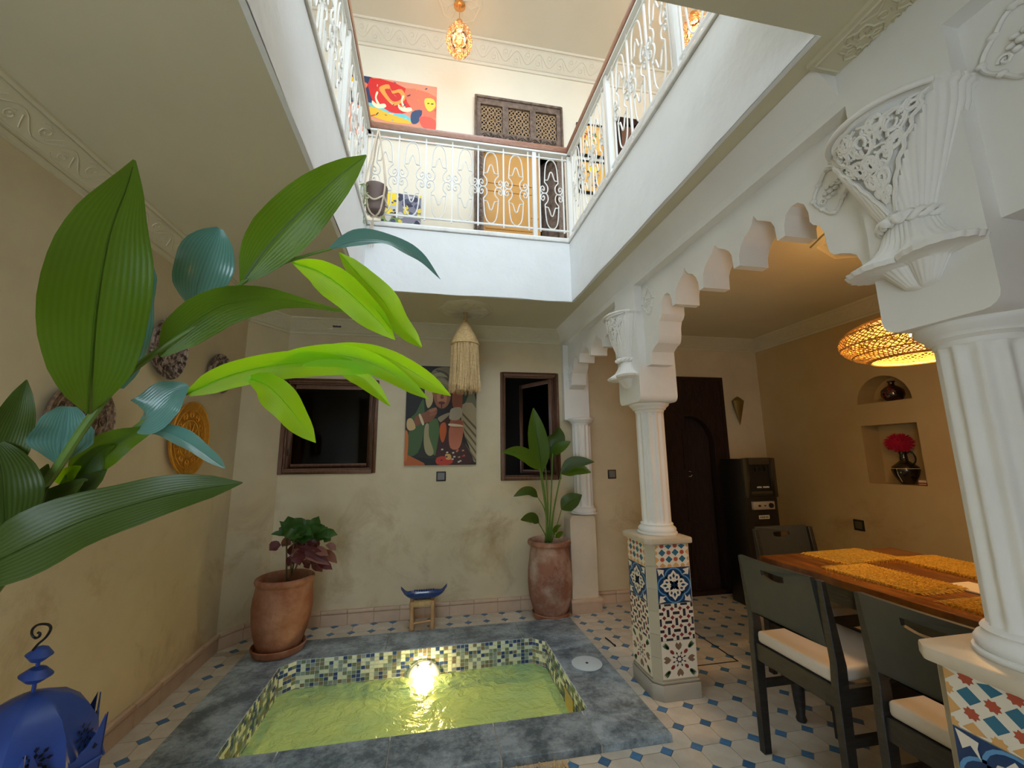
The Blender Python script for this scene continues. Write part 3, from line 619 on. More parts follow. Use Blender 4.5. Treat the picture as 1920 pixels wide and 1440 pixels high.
# stucco brackets on the pier faces
def bracket(label,cy,sc=1.0):
    t=thing('stucco_bracket',label,'bracket',(1.2,cy,1.7),'stucco brackets on the pier faces')
    cx=1.205; g=G()
    prof=[(1.0,2.150),(1.0,2.137),(.94,2.13),(.90,2.09),(.79,2.04),(.67,1.99),(.55,1.94),(.44,1.90),(.37,1.875),(.35,1.86)]
    Wy,Wx=.150*sc,.135*sc
    def rib(a,z):
        # lattice field occupies the front-left, ribs on both sides
        h=max(0,min(1,(z-1.87)/.26)); off=abs(((a-(PI-.05)+PI)%(2*PI))-PI)
        k=max(0,min(1,(off-(.08+.98*h))/.05)); return (1-(.03+.13*min(1,h*3))*(1-k))*(1+.07*k*abs(sin(a*19))**.5)
    P2=[]
    for i in range(len(prof)-1):
        for j in range(3): f=j/3; P2.append((prof[i][0]*(1-f)+prof[i+1][0]*f,prof[i][1]*(1-f)+prof[i+1][1]*f))
    P2.append(prof[-1])
    g.lathe(P2,(cx,cy,0),160,mod=rib,sx=Wx,sy=Wy); g.build('fluted_horn',WHITE,t,smooth=45)
    def R(z):
        for (r0,z0),(r1,z1) in zip(prof,prof[1:]):
            if z1<=z<=z0 and z0!=z1: return r1+(r0-r1)*(z-z1)/(z0-z1)
        return prof[-1][0]
    def mp(u,z,h=.002):
        hh=max(0,min(1,(z-1.87)/.26)); a=(PI-.05)+u*(.08+.98*hh); r=R(z)*.98; return Vector((cx+(r*Wx+h-.003)*cos(a),cy+(r*Wy+h-.003)*sin(a),z))
    g=G(); rr=.0042
    for (cu,cz,rad) in ((-.62,2.085,.040),(0,2.075,.044),(.62,2.085,.038),(-.3,2.105,.026),(.32,2.105,.024),(-.85,2.10,.024),(.88,2.108,.022),(-.45,2.02,.032),(.40,2.02,.032),(0,2.015,.026),(-.75,2.04,.022),(.75,2.04,.022),(-.3,1.975,.022),(.3,1.975,.022),(0,1.955,.020),(0,1.925,.014),(-.4,1.94,.012),(.4,1.94,.012)):
        for dirn in (1,-1):
            sp=spiral(0,0,rad,1.4,random.uniform(0,6),dirn,16); g.tube([mp(max(-1,min(1,cu+x/(.12*R(cz)*(.4+max(0,(cz-1.87)/.26))))),min(2.128,max(1.885,cz+y))) for x,y in sp],rr,5)
        for k in range(8):
            a=k*PI/4+.3; g.tube([mp(max(-1,min(1,cu+rad*.3*cos(a)/.08)),cz+rad*.3*sin(a)),mp(max(-1,min(1,cu+rad*.75*cos(a+.3)/.08)),min(2.128,cz+rad*.75*sin(a+.3)))],rr,5)
    for s_ in (-1,1):
        g.tube([mp(s_*(1+.05*sin(k*1.6)),1.885+.245*k/24,.006) for k in range(25)],.005,5)
    g.build('lattice_relief',WHITE,t,smooth=60,kind='stuff')
    g=G(); g.tube([Vector((cx+Wx*1.0*cos(a),cy+Wy*1.0*sin(a),2.144)) for a in [2*PI*i/60 for i in range(60)]],.008,8,closed=True); g.build('rim',WHITE,t,smooth=60)
    g=G()
    for ph in (0,PI):
        g.tube([Vector((cx+(Wx*.37+.009+.006*cos(a*9+ph))*cos(a),cy+(Wy*.37+.009+.006*cos(a*9+ph))*sin(a),1.862+.008*sin(a*9+ph)+.004*sin(a))) for a in [2*PI*i/90 for i in range(90)]],.008,6,closed=True)
    for yy in (-.012,.014): g.lathe([(0,-.012),(.010,-.008),(.013,0),(.010,.008),(0,.012)],(cx-Wx*.37-.018,cy+yy,1.858),12)
    g.build('rope_knot',WHITE,t,smooth=60)
    # flaring lower sheaf
    prof2=[(.34,1.862),(.40,1.84),(.48,1.81),(.62,1.785),(.88,1.765),(1.0,1.757),(.95,1.745),(.70,1.745),(.5,1.74),(.4,1.72),(.25,1.69),(.05,1.68)]
    P2=[]
    for i in range(len(prof2)-1):
        for j in range(3): f=j/3; P2.append((prof2[i][0]*(1-f)+prof2[i+1][0]*f,prof2[i][1]*(1-f)+prof2[i+1][1]*f))
    def petal(a,z):
        k=abs(sin(1.5*(a-PI))); h=max(0,min(1,(1.86-z)/.09)); return (1-.42*h*(1-k)**1.0)*(1+.05*abs(sin(a*17)))
    g=G(); g.lathe(P2,(cx,cy,0),140,mod=petal,sx=Wx*1.02,sy=Wy*1.0); g.build('sheaf_flare',WHITE,t,smooth=45)
    return t
bracket('large carved stucco bracket on the nearest pier, upper right',.765,1.0)
bracket('smaller-looking carved stucco bracket on the pier behind the middle column',2.36,.98)
# spandrel medallions
def medallion(label,cy,cz,r=.055,X=1.25):
    t=thing('stucco_medallion',label,'medallion',(X,cy,cz),'stucco medallions on the arcade')
    g=G(); f=lambda a:1+.10*cos(4*a)
    g.tube([Vector((X-.004,cy+r*f(a)*cos(a),cz+r*1.25*f(a)*sin(a))) for a in [2*PI*i/48 for i in range(48)]],.0055,6,closed=True); g.build('ring',WHITE,t,smooth=60)
    g=G()
    for k in range(8):
        a=2*PI*k/8; g.lathe([(0,-.007),(.008,-.005),(.011,0),(.008,.005),(0,.007)],(X-.006,cy+r*f(a)*cos(a),cz+r*1.25*f(a)*sin(a)),8)
    for k in range(6):
        a=2*PI*k/6; g.lathe([(0,-.006),(.007,-.004),(.009,0),(.007,.004),(0,.006)],(X-.005,cy+.018*cos(a),cz+.018*sin(a)),8)
    g.lathe([(0,-.008),(.008,-.005),(.01,0),(.008,.005),(0,.008)],(X-.006,cy,cz),8)
    for s_ in (1,-1): g.tube([Vector((X-.004,cy+s_*.03+x,cz-.02*s_+y)) for x,y in spiral(0,0,.014,1.3,0,s_,10)],.004,5)
    g.build('flower',WHITE,t,smooth=60,kind='stuff')
medallion('oval stucco medallion on the main arch next to the near bracket',.99,2.11)
medallion('oval stucco medallion beside the middle pier on the main arch',2.14,2.175)
medallion('small stucco medallion at the far end of the back arch',3.57,2.03,.05)
medallion('stucco medallion at the top right corner beyond the nearest pier',.535,2.165,.062)
# ------------------------------------------------------------------ plunge pool
IX0,IX1,IY0,IY1=-.87,.80,2.20,3.07; OX0,OX1,OY0,OY1=-1.155,1.105,1.945,3.37; c7=.075; ZC=.033
pool=thing('plunge_pool','sunken mosaic plunge pool with grey slate rim and yellow-green water','pool',(0,2.6,0))
ring=[(IX0+c7,IY0),(IX1-c7*.3,IY0),(IX1,IY0+c7*.3),(IX1,IY1-c7),(IX1-c7,IY1),(IX0+c7,IY1),(IX0,IY1-c7),(IX0,IY0+c7*.3)]
ring[0]=(IX0+c7*.3,IY0)
g=G()
n=len(ring); out=[(p[0]+(.025 if p[0]>0 else -.025),p[1]+(.025 if p[1]>2.6 else -.025)) for p in ring]
g.prism([out,ring],-.6,.030,lambda u,v,h:(u,v,h)); g.box(IX0-.02,IY0-.02,-.62,IX1+.02,IY1+.02,-.6); g.build('basin',mat('pool_grout',(.78,.82,.80,1),.6),pool,smooth=0)
MOS=[mat('mosaic_ivory',(.68,.76,.66,1),.2),mat('mosaic_navy',(.025,.06,.22,1),.15),mat('mosaic_grey_green',(.15,.20,.14,1),.2),mat('mosaic_blue_grey',(.24,.32,.36,1),.2),mat('mosaic_taupe',(.19,.17,.13,1),.2)]
g=G(); P=.0275; PV=.0222
for i in range(n):
    A=Vector((*ring[i],0)); B=Vector((*ring[(i+1)%n],0)); d=B-A; L=d.length; d.normalize(); nn=Vector((-d.y,d.x,0))
    if nn.dot(Vector((0,2.63,0))-A)<0: nn=-nn
    k=max(1,round(L/P)); st=L/k
    for a in range(k):
        for r_ in range(12):
            z=.030-.001-r_*PV; u0=a*st+.0016; u1=(a+1)*st-.0016; z0=z-PV+.0018*2; 
            ci=random.choices([0,1,2,3,4],[30,21,17,21,11])[0]
            q1=A+d*u0; q2=A+d*u1; th=.003
            vs=[q1+Vector((0,0,z0)),q2+Vector((0,0,z0)),q2+Vector((0,0,z)),q1+Vector((0,0,z))]; vs=vs+[v+nn*th for v in vs]
            g.add(vs,[(4,5,6,7),(0,1,5,4),(1,2,6,5),(2,3,7,6),(3,0,4,7)],ci)
mo=g.build('mosaic_tiles',MOS,pool,smooth=0,kind='stuff')
slabs=[]
for a,b in zip([OX0,-.72,-.26,.20,.66],[-.72,-.26,.20,.66,OX1]): slabs.append((a,b,IY1,OY1))
for a,b in zip([OX0,-.62,-.15,.32,.765],[-.62,-.15,.32,.765,OX1]): slabs.append((a,b,OY0,IY0))
for a,b in ((IY0,2.62),(2.62,2.86),(2.86,IY1)): slabs.append((IX1,OX1,a,b))
for a,b in ((IY0,2.64),(2.64,IY1)): slabs.append((OX0,IX0,a,b))
for (x0,x1,y0,y1) in slabs:
    g=G(); e=.0016; g.box(x0+e,y0+e,(-.002 if (x0<OX0+.01 or x1>OX1-.01 or y0<OY0+.01 or y1>OY1-.01) else .0),x1-e,y1-e,ZC+random.uniform(-.0006,.0006)); g.build('rim_slab',SLATE,pool,bevel=.003,bseg=1)
g=G(); g.box(OX0+.003,OY0+.003,-.002,OX1-.003,IY0-.02,.028); g.box(OX0+.003,IY1+.02,-.002,OX1-.003,OY1-.003,.028); g.box(OX0+.003,IY0-.02,-.002,IX0-.02,IY1+.02,.028); g.box(IX1+.02,IY0-.02,-.002,OX1-.003,IY1+.02,.028); g.build('rim_bed',GROUT,pool,smooth=0)
for (x,y,sx,sy,c_) in ((IX1,IY1,-1,-1,c7),(IX0,IY1,1,-1,c7),(IX1,IY0,-1,1,c7*.3),(IX0,IY0,1,1,c7*.3)):
    g=G(); g.prism([[(x,y),(x+sx*c_,y),(x,y+sy*c_)]],.029,ZC-.001,lambda u,v,h:(u,v,h)); g.build('rim_corner',SLATE,pool,smooth=0)
# water
g=G(); nx,ny=90,56
for i in range(nx+1):
    for j in range(ny+1):
        x=IX0+.002+(IX1-IX0-.004)*i/nx; y=IY0+.002+(IY1-IY0-.004)*j/ny
        z=-.128+.0045*noise.noise(Vector((x*7,y*9,0)))+.002*noise.noise(Vector((x*22,y*24,3))); g.v.append(Vector((x,y,z)))
for i in range(nx):
    for j in range(ny): a=i*(ny+1)+j; g.f.append([a,a+ny+1,a+ny+2,a+1]); g.mi.append(0)
wt=g.build('water',WATER,pool,smooth=80)
# pool lamp
pl=thing('pool_lamp','round white underwater lamp glowing on the back wall of the pool','lamp',(-.01,3.06,-.15))
M_=Matrix.Translation((-.01,3.066,-.15))@Matrix.Rotation(PI/2,4,'X')
g=G(); g.lathe([(.112,0),(.112,.012),(.104,.020),(.085,.026),(.066,.028),(.064,.022)],n=48,M=M_,caps=False); g.build('bezel',LIDW,pl)
g=G(); g.lathe([(.060,.018),(.054,.030),(.034,.040),(.0,.045)],n=32,M=Matrix.Translation((0,0,-.022))@M_); g.build('lens',PGLOW,pl)
for s_ in (-1,1):
    g=G(); p=Vector((-.01+s_*.035,3.039,-.15+.082)); g.box(p.x-.006,p.y-.003,p.z-.009,p.x+.006,p.y+.003,p.z+.009); g.build('slot',GREYPLA,pl,smooth=0)
g=G(); g.lathe([(.092,ZC),(.092,ZC+.004),(.088,ZC+.006),(.012,ZC+.0055),(.010,ZC+.003),(0,ZC+.003)],(.962,2.64,0),48)
lid=thing('skimmer_lid','round white plastic lid set in the right pool rim','lid',(.962,2.64,ZC)); g.build('disc',LIDW,lid,smooth=40)
g=G(); g.lathe([(.008,ZC+.004),(.008,ZC+.0062),(0,ZC+.0062)],(.962,2.64,0),16); g.build('finger_hole_patch',BLKIRON,lid)  # black disc on the lid stands in for the shade of a hole
ins=G(); ins.box(.792,2.42,-.19,.806,2.56,-.045); ins.box(.788,2.41,-.2,.793,2.57,-.19); ins.box(.788,2.41,-.047,.793,2.57,-.037); ins.build('skimmer_mouth',mat('yellowed_plastic',(.42,.34,.12,1),.4),pool,smooth=0)
#PART2
# ------------------------------------------------------------------ windows and doors
def ringframe(g,x0,z0,x1,z1,t,y0,y1,mi=0,M=None):
    g.box(x0,y0,z0,x0+t,y1,z1,mi,M); g.box(x1-t,y0,z0,x1,y1,z1,mi,M); g.box(x0+t,y0,z0,x1-t,y1,z0+t,mi,M); g.box(x0+t,y0,z1-t,x1-t,y1,z1,mi,M)
def window(name,W,label,open_sash=False):
    x0,z0,x1,z1=W; g=G(); ringframe(g,x0-.006,z0-.006,x1+.006,z1+.006,.032,YB-.016,YB+.06); ringframe(g,x0+.026,z0+.026,x1-.026,z1-.026,.012,YB-.006,YB+.05)
    o=struct(g.build(name,FRAMEW,bevel=.004,bseg=1),label,'window')
    sx0,sx1=x0+.038,x1-.038
    M=Matrix.Identity(4)
    if open_sash: M=Matrix.Translation((sx1,YB+.05,0))@Matrix.Rotation(math.radians(-62),4,'Z')@Matrix.Translation((-sx1,-YB-.05,0))
    g=G(); ringframe(g,sx0,z0+.038,sx1,z1-.038,.036,YB+.03,YB+.06,0,M); g.build('sash',FRAMEW,o,bevel=.003,bseg=1)
    g=G(); g.box(sx0+.03,YB+.042,z0+.06,sx1-.03,YB+.046,z1-.06,0,M); g.build('pane',WINGL,o,smooth=0)
    return o
w1=window('window_1',W1,'wide dark window with a brown wooden frame on the left of the back wall')
g=G(); g.box(W1[0]+.048,YB+.02,1.30,W1[0]+.058,YB+.03,1.36); g.build('latch',BLKIRON,w1,bevel=.002)
window('window_2',W2,'narrow dark window with an open brown sash behind the tall potted plant',True)
# dining door
x0,_,x1,z1=D1; g=G()
ac=2.49; ar=.255
hole=[(ac-ar,0),(ac+ar,0),(ac+ar,1.36)]+[(ac+ar*cos(a),1.36+.29*sin(a)) for a in [PI*k/20 for k in range(1,20)]]+[(ac-ar,1.36)]
g.prism([rect(x0,0.001,x1,z1),[(p[0],max(p[1],.03)) for p in hole]],YB-.022,YB+.05,lambda u,v,h:(u,h,v))
d1=struct(g.build('door_1',DARKWOOD,smooth=30,bevel=0),'tall dark carved wooden door in the dining room corner','door')
g=G(); 
for k in range(5):
    for j in range(3):
        cx=2.2+.145*k; cz=1.72+.10*j; g.tube([(cx+.035*cos(a)*(1+.2*cos(4*a)),YB-.024,cz+.035*sin(a)*(1+.2*cos(4*a))) for a in [2*PI*i/24 for i in range(24)]],.004,4,closed=True)
ringframe(g,x0,.0,x1,z1,.035,YB-.03,YB-.02); g.build('carving',DARKWOOD,d1,smooth=50,kind='stuff')
g=G(); g.box(ac-ar,YB+.052,.01,ac-.002,YB+.085,1.66)
for zz in (.12,.62,1.12): ringframe(g,ac-ar+.03,zz,ac-.03,zz+.42,.012,YB+.044,YB+.054)
g.build('door_leaf',DARKWOOD,d1,smooth=0)
M=Matrix.Translation((ac+ar,YB+.06,0))@Matrix.Rotation(math.radians(-22),4,'Z'); g=G(); g.box(-ar+.002,0,.01,0,.033,1.66,0,M)
for zz in (.12,.62,1.12): ringframe(g,-ar+.03,zz,-.03,zz+.42,.012,-.008,.001,0,M)
lf=g.build('door_leaf',DARKWOOD,d1,smooth=0)
g=G(); g.tube([M@Vector((-ar+.05+.022*cos(a),-.012,1.085+.026*sin(a))) for a in [2*PI*i/20 for i in range(20)]],.0035,6,closed=True); g.build('ring_handle',CHROME,lf)
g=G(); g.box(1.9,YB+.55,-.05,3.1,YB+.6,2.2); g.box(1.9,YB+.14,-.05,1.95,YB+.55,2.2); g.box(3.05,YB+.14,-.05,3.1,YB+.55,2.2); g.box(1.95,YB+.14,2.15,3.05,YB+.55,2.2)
struct(g.build('wall_dark_passage',bpy.data.materials['painted_room_dark'],smooth=0),'near-black panels behind the dark dining room door, passage shade put into their colour','wall')  # darkness of the passage painted into the panels
# upstairs carved door
x0,_,x1,z1=D2; cx=(x0+x1)/2
lat=[(x0+.065+i*.285,4.49,x0+.065+i*.285+.225,4.83) for i in range(3)]
lat=[(x0+.06,4.52,x0+.285,4.835),(x0+.345,4.52,x0+.575,4.835),(x0+.635,4.52,x0+.862,4.835)]
hole=[(x0+.09,Z2+.02),(x1-.07,Z2+.02),(x1-.07,4.30)]+[(cx+.01+.38*cos(a),4.30+.12*sin(a)) for a in [PI*k/20 for k in range(1,20)]]+[(x0+.09,4.30)]
g=G(); g.prism([rect(x0,Z2,x1,z1),hole]+[rect(*l) for l in lat],YB-.03,YB+.04,lambda u,v,h:(u,h,v))
d2=struct(g.build('door_2',CARVED,smooth=30),'tall weathered carved door upstairs with three lattice panels over ochre leaves','door')
g=G(); ringframe(g,x0-.004,Z2,x1+.004,z1+.004,.024,YB-.045,YB-.028); g.build('outer_moulding',CARVED,d2,bevel=.004,bseg=1)
for l in lat:
    g=G(); lx,lz=(l[0]+l[2])/2,(l[1]+l[3])/2
    for i in range(3):
        for j in range(4):
            qx=l[0]+(l[2]-l[0])*(i+.5)/3; qz=l[1]+(l[3]-l[1])*(j+.5)/4; 
            g.tube([(qx+.034*cos(a),YB-.004,qz+.036*sin(a)) for a in [2*PI*k/16 for k in range(16)]],.0065,4,closed=True)
            for s_ in (1,-1): g.tube([(qx-.03,YB-.004,qz-.036*s_),(qx+.03,YB-.004,qz+.036*s_)],.006,4)
    g.build('lattice_panel',LATT,d2,smooth=50)
    g=G(); g.box(l[0],YB+.03,l[1],l[2],YB+.035,l[3]); g.build('lattice_shade_sheet',BLKHOLE,d2,smooth=0)  # near-black sheet, shade behind the lattice put into its colour
g=G()
for k in range(2):
    for pl_ in vine(.78,.07,.13): g.tube([(x0+.07+u,YB-.032,4.44+v) for u,v in pl_],.004,4)
for xx in (x0+.03,):
    for pl_ in vine(1.4,.05,.12): g.tube([(xx+v,YB-.032,Z2+.05+u) for u,v in pl_],.004,4)
g.build('vine_carving',CARVED,d2,smooth=50,kind='stuff')
g=G(); g.box(x0+.09,YB+.045,Z2+.02,x0+.68,YB+.08,4.44); 
for zz in (3.0,3.5,4.0): ringframe(g,x0+.12,zz,x0+.65,zz+.42,.01,YB+.038,YB+.046)
g.build('door_leaf',GOLDY,d2,smooth=0,label='ochre painted door leaf')
M=Matrix.Translation((x1-.07,YB+.05,0))@Matrix.Rotation(math.radians(-55),4,'Z'); g=G(); g.box(-.20,0,Z2+.02,0,.03,4.40,0,M); g.build('door_leaf',CARVED,d2,smooth=0)
g=G(); g.tube([(x0+.64,YB+.04,3.62),(x0+.64,YB-.01,3.62),(x0+.57,YB-.012,3.62)],.008,6); g.build('lever_handle',COP,d2)
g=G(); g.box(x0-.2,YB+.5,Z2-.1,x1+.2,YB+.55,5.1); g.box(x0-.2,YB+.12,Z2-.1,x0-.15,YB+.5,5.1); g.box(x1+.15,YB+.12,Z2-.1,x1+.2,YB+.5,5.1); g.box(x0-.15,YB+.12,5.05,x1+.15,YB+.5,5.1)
struct(g.build('wall_dark_upstairs',bpy.data.materials['painted_room_dark'],smooth=0),'near-black panels behind the upstairs carved door, room shade put into their colour','wall')  # darkness of the room painted into the panels
x0,_,x1,z1=D3; g=G(); ringframe(g,x0,Z2,x1,z1,.075,YB-.02,YB+.06); d3=struct(g.build('door_3',DARKWOOD,bevel=.004,bseg=1),'plain brown door upstairs behind the right balustrade','door')
g=G(); g.box(x0+.07,YB+.02,Z2,x1-.07,YB+.05,z1-.07); 
for a in (x0+.09,x0+.33): g.box(a,YB+.01,Z2+.1,a+.2,YB+.021,z1-.14)
g.build('door_leaf',FRAMEW,d3,bevel=.003,bseg=1)
# ------------------------------------------------------------------ pictures
def canvas(name,label,cat,X0,z0,X1,z1_,shapes,base,frame=None,group=None,th=.025):
    t=thing(name,label,cat,((X0+X1)/2,YB,(z0+z1_)/2),group)
    cols=sorted({s_[1] for s_ in shapes}|{base}); ms=[bpy.data.materials.get('paint_%d_%d_%d'%c) or flat('paint_%d_%d_%d'%c,c,.55) for c in cols]
    idx={c:i for i,c in enumerate(cols)}; W_,H_=X1-X0,z1_-z0
    f=.022 if frame else 0
    g=G(); g.box(X0+f,YB-th+.004,z0+f,X1-f,YB-.001,z1_-f,idx[base]); g.build('canvas',ms,t,smooth=0)
    g=G()
    for k,(pts,c) in enumerate(shapes):
        pts=[(min(1,max(0,u)),min(1,max(0,v))) for u,v in pts]; V3=[Vector((u,v,0)) for u,v in pts]
        try: tr=tessellate_polygon([V3])
        except Exception: continue
        o=len(g.v)
        for u,v in pts: g.v.append(Vector((X0+f+u*(W_-2*f),YB-th+.004-.0003-.00008*k,z0+f+v*(H_-2*f))))
        for a in tr: g.f.append([o+i for i in a]); g.mi.append(idx[c])
    g.build('print',ms,t,smooth=0)
    if frame: g=G(); ringframe(g,X0,z0,X1,z1_,f,YB-th,YB-.001); g.build('frame',frame,t,bevel=.002,bseg=1)
    return t
def sh(img,pts,close=True,n=3):
    """pixel outline inside a picture rectangle -> unit coords, smoothed"""
    x0,y0,x1,y1=img; p=[((x-x0)/(x1-x0),1-(y-y0)/(y1-y0)) for x,y in pts]
    return cr2(p,n,True) if n>1 else p
I=(130,160,905,1265)   # measured on a magnified crop
R_=random.Random(3)
wom=[]
def A(c,pts,n=3): wom.append((sh(I,pts,n=n),c))
A((28,36,22),[(330,520),(300,560),(240,700),(150,800),(140,1160),(300,1180),(480,1180),(500,900),(480,700)])
A((62,92,48),[(310,540),(240,690),(180,760),(170,900),(150,1150),(270,1130),(330,900),(330,650)])
A((74,104,56),[(400,780),(470,760),(500,900),(495,1120),(430,1150),(350,1000),(360,860)])
A((188,170,120),[(330,400),(400,420),(420,560),(370,640),(340,560)])
A((160,150,110),[(340,830),(380,820),(385,950),(440,1120),(400,1165),(350,1120),(330,1000)])
A((110,108,82),[(800,260),(890,500),(905,650),(800,640),(740,560),(760,420)])
A((40,62,40),[(740,420),(830,430),(800,520),(760,600),(740,560)])
A((166,150,116),[(740,600),(905,640),(905,1240),(820,1050),(750,850)])
for k in range(6): A((98,88,56),[(745+k*8,680+k*85),(905,850+k*90),(905,885+k*90),(750+k*10,715+k*85)],1)
A((60,24,20),[(480,700),(600,700),(620,850),(780,1050),(850,1250),(480,1250),(500,900)])
A((196,92,34),[(505,830),(560,800),(575,900),(540,1020),(505,960)])
A((186,58,40),[(470,1190),(560,1170),(650,1220),(600,1262),(480,1255)])
A((206,160,96),[(565,1150),(620,1150),(630,1200),(580,1205)])
for k in range(16): 
    x=R_.uniform(500,780); y=R_.uniform(1090,1240); A(R_.choice([(150,40,40),(180,140,100),(90,30,60),(200,190,170),(210,90,40)]),[(x,y),(x+22,y-6),(x+26,y+10),(x+4,y+14)],1)
A((178,92,40),[(130,1150),(240,1190),(350,1262),(130,1270)]); A((196,110,52),[(130,900),(165,940),(160,1180),(130,1200)])
A((24,16,20),[(440,600),(620,600),(610,700),(560,740),(480,730)])
A((146,92,62),[(420,430),(590,430),(615,520),(580,610),(520,645),(460,610),(425,520)])
A((176,118,84),[(470,470),(560,470),(570,560),(520,610),(470,560)])
A((92,40,34),[(480,572),(515,562),(552,572),(540,596),(500,598)]); A((120,70,50),[(500,520),(520,470),(540,520),(520,536)])
A((30,20,16),[(440,462),(470,450),(500,462),(470,476)]); A((30,20,16),[(545,462),(572,450),(600,462),(572,474)])
A((60,30,28),[(508,600),(524,600),(520,645),(512,645)],1)
A((122,114,88),[(385,260),(440,190),(560,165),(680,200),(700,320),(600,340),(590,430),(520,380),(420,420),(400,340)])
A((84,78,60),[(440,200),(560,230),(640,330),(600,345),(520,270)]); A((150,142,112),[(395,270),(500,230),(580,290),(480,270),(400,320)])
A((138,130,102),[(400,330),(520,300),(600,380),(500,350)])
A((132,78,52),[(230,740),(330,690),(390,650),(460,640),(465,700),(400,790),(300,810),(240,840)])
A((160,104,72),[(380,660),(450,632),(462,660),(400,690)]); A((150,92,64),[(390,700),(455,680),(460,705),(400,730)])
A((214,196,156),[(270,720),(290,712),(330,810),(310,826)]); A((200,170,120),[(150,770),(200,760),(240,860),(180,890),(145,850)])
A((140,80,52),[(640,440),(740,430),(745,620),(720,650),(640,620)]); A((190,112,84),[(620,830),(750,840),(745,1000),(700,1095),(620,1080),(600,950)])
A((164,92,66),[(625,760),(740,770),(750,850),(620,850)]); A((174,162,140),[(630,640),(730,630),(745,710),(700,770),(610,765),(605,700)])
A((222,206,176),[(605,810),(740,825),(745,845),(610,838)]); A((150,136,110),[(480,745),(590,690),(600,715),(520,790),(500,790)])
canvas('canvas_picture','tall canvas of a turbaned woman in green holding her scarf, behind the tassel lamp','picture',-.217,1.211,.393,2.077,wom,(14,12,12))
# abstract painting upstairs
I=(245,430,785,800); ab=[]
def A(c,pts,n=3): ab.append((sh(I,pts,n=n),c))
A((38,60,96),[(300,400),(420,440),(400,620),(330,620),(240,560)]); A((250,120,90),[(340,470),(380,480),(360,520)]); A((236,190,60),[(250,450),(345,460),(340,500),(280,540)])
A((222,40,36),[(390,440),(600,470),(640,600),(500,660),(420,600)]); A((226,120,90),[(600,470),(785,500),(780,640),(640,600)])
A((200,30,34),[(480,490),(520,510),(560,500),(585,550),(545,600),(500,550)]); 
A((240,160,70),[(455,480),(500,462),(520,500),(575,480),(600,540),(545,592),(510,580),(450,510)]); A((214,44,40),[(478,500),(510,492),(525,518),(560,505),(578,540),(545,566),(515,558)])
A((112,200,210),[(360,600),(440,600),(520,640),(600,640),(640,680),(520,660),(400,620)]); A((242,190,50),[(400,620),(520,650),(660,690),(500,700),(370,660)])
for cx in (450,600): A((250,236,196),[(cx-40,580),(cx-10,600),(cx+30,590),(cx+40,610),(cx,625),(cx-35,610)]); A((250,236,196),[(cx-10,600),(cx-25,560),(cx-18,520),(cx-8,525),(cx-16,560),(cx+4,598)])
A((244,214,70),[(715,520),(765,515),(780,560),(745,600),(718,570)]); A((60,70,40),[(730,545),(742,543),(742,550),(730,552)],1); A((60,70,40),[(752,545),(766,543),(766,550),(752,552)],1)
A((250,220,40),[(380,720),(520,740),(660,760),(660,790),(380,750)]); A((70,150,80),[(370,700),(430,712),(420,740),(370,730)]); A((50,70,110),[(640,620),(700,600),(680,680),(640,690)]); A((230,90,70),[(690,640),(780,650),(770,740),(700,700)])
for k in range(60):
    x=R_.uniform(250,780); y=R_.uniform(440,790); l=R_.uniform(8,26); a=R_.uniform(0,6); A(R_.choice([(40,56,96),(220,60,50),(240,230,210),(110,190,210),(240,150,90),(230,180,60)]),[(x,y),(x+l*cos(a),y+l*sin(a)),(x+l*cos(a)+3,y+l*sin(a)+4),(x+3,y+5)],1)
canvas('painting','large colourful abstract painting with red heart on the upstairs wall','painting',-.90,4.31,-.018,4.953,ab,(226,150,120))
def blot(seed,cols,n=60,lo=.03,hi=.14):
    r=random.Random(seed); o=[]
    for k in range(n):
        x,y,q=r.random(),r.random(),r.uniform(lo,hi); a=r.uniform(0,6); o.append((cr2([(x+q*cos(a+2*PI*i/5)*r.uniform(.4,1),y+q*sin(a+2*PI*i/5)*r.uniform(.4,1)) for i in range(5)],2,True),r.choice(cols)))
    return o
canvas('painting','low yellow and grey abstract painting seen through the balusters above the planter','painting',-.50,3.40,-.14,3.73,[(rect(.0,.25,.42,1),(250,220,30)),(rect(.0,.25,.10,1),(190,110,90)),(rect(0,0,.45,.25),(120,150,80)),(rect(.45,0,1,1),(130,130,150))]+[(p,c) for p,c in blot(5,[(70,74,110),(200,200,205),(40,40,70),(236,214,70)],40)],(150,150,160))
canvas('framed_picture','upper of two framed yellow prints beside the carved upstairs door','picture',1.452,4.40,1.765,4.79,[(rect(.14,.12,.86,.88),(236,190,110))]+[([(u*.6+.2,v*.6+.2) for u,v in p],c) for p,c in blot(8,[(60,60,50),(206,80,40),(120,140,60),(236,210,70)],40)],(226,172,96),BLKIRON)
canvas('framed_picture','lower of two framed yellow prints beside the carved upstairs door','picture',1.452,3.965,1.765,4.345,[([(u*.6+.2,v*.6+.15) for u,v in p],c) for p,c in blot(9,[(70,80,110),(50,50,60),(150,150,160)],30)]+[(cr2([(.3,.72),(.6,.66),(.72,.8),(.45,.86)],3,True),(240,214,30))],(230,176,80),BLKIRON)
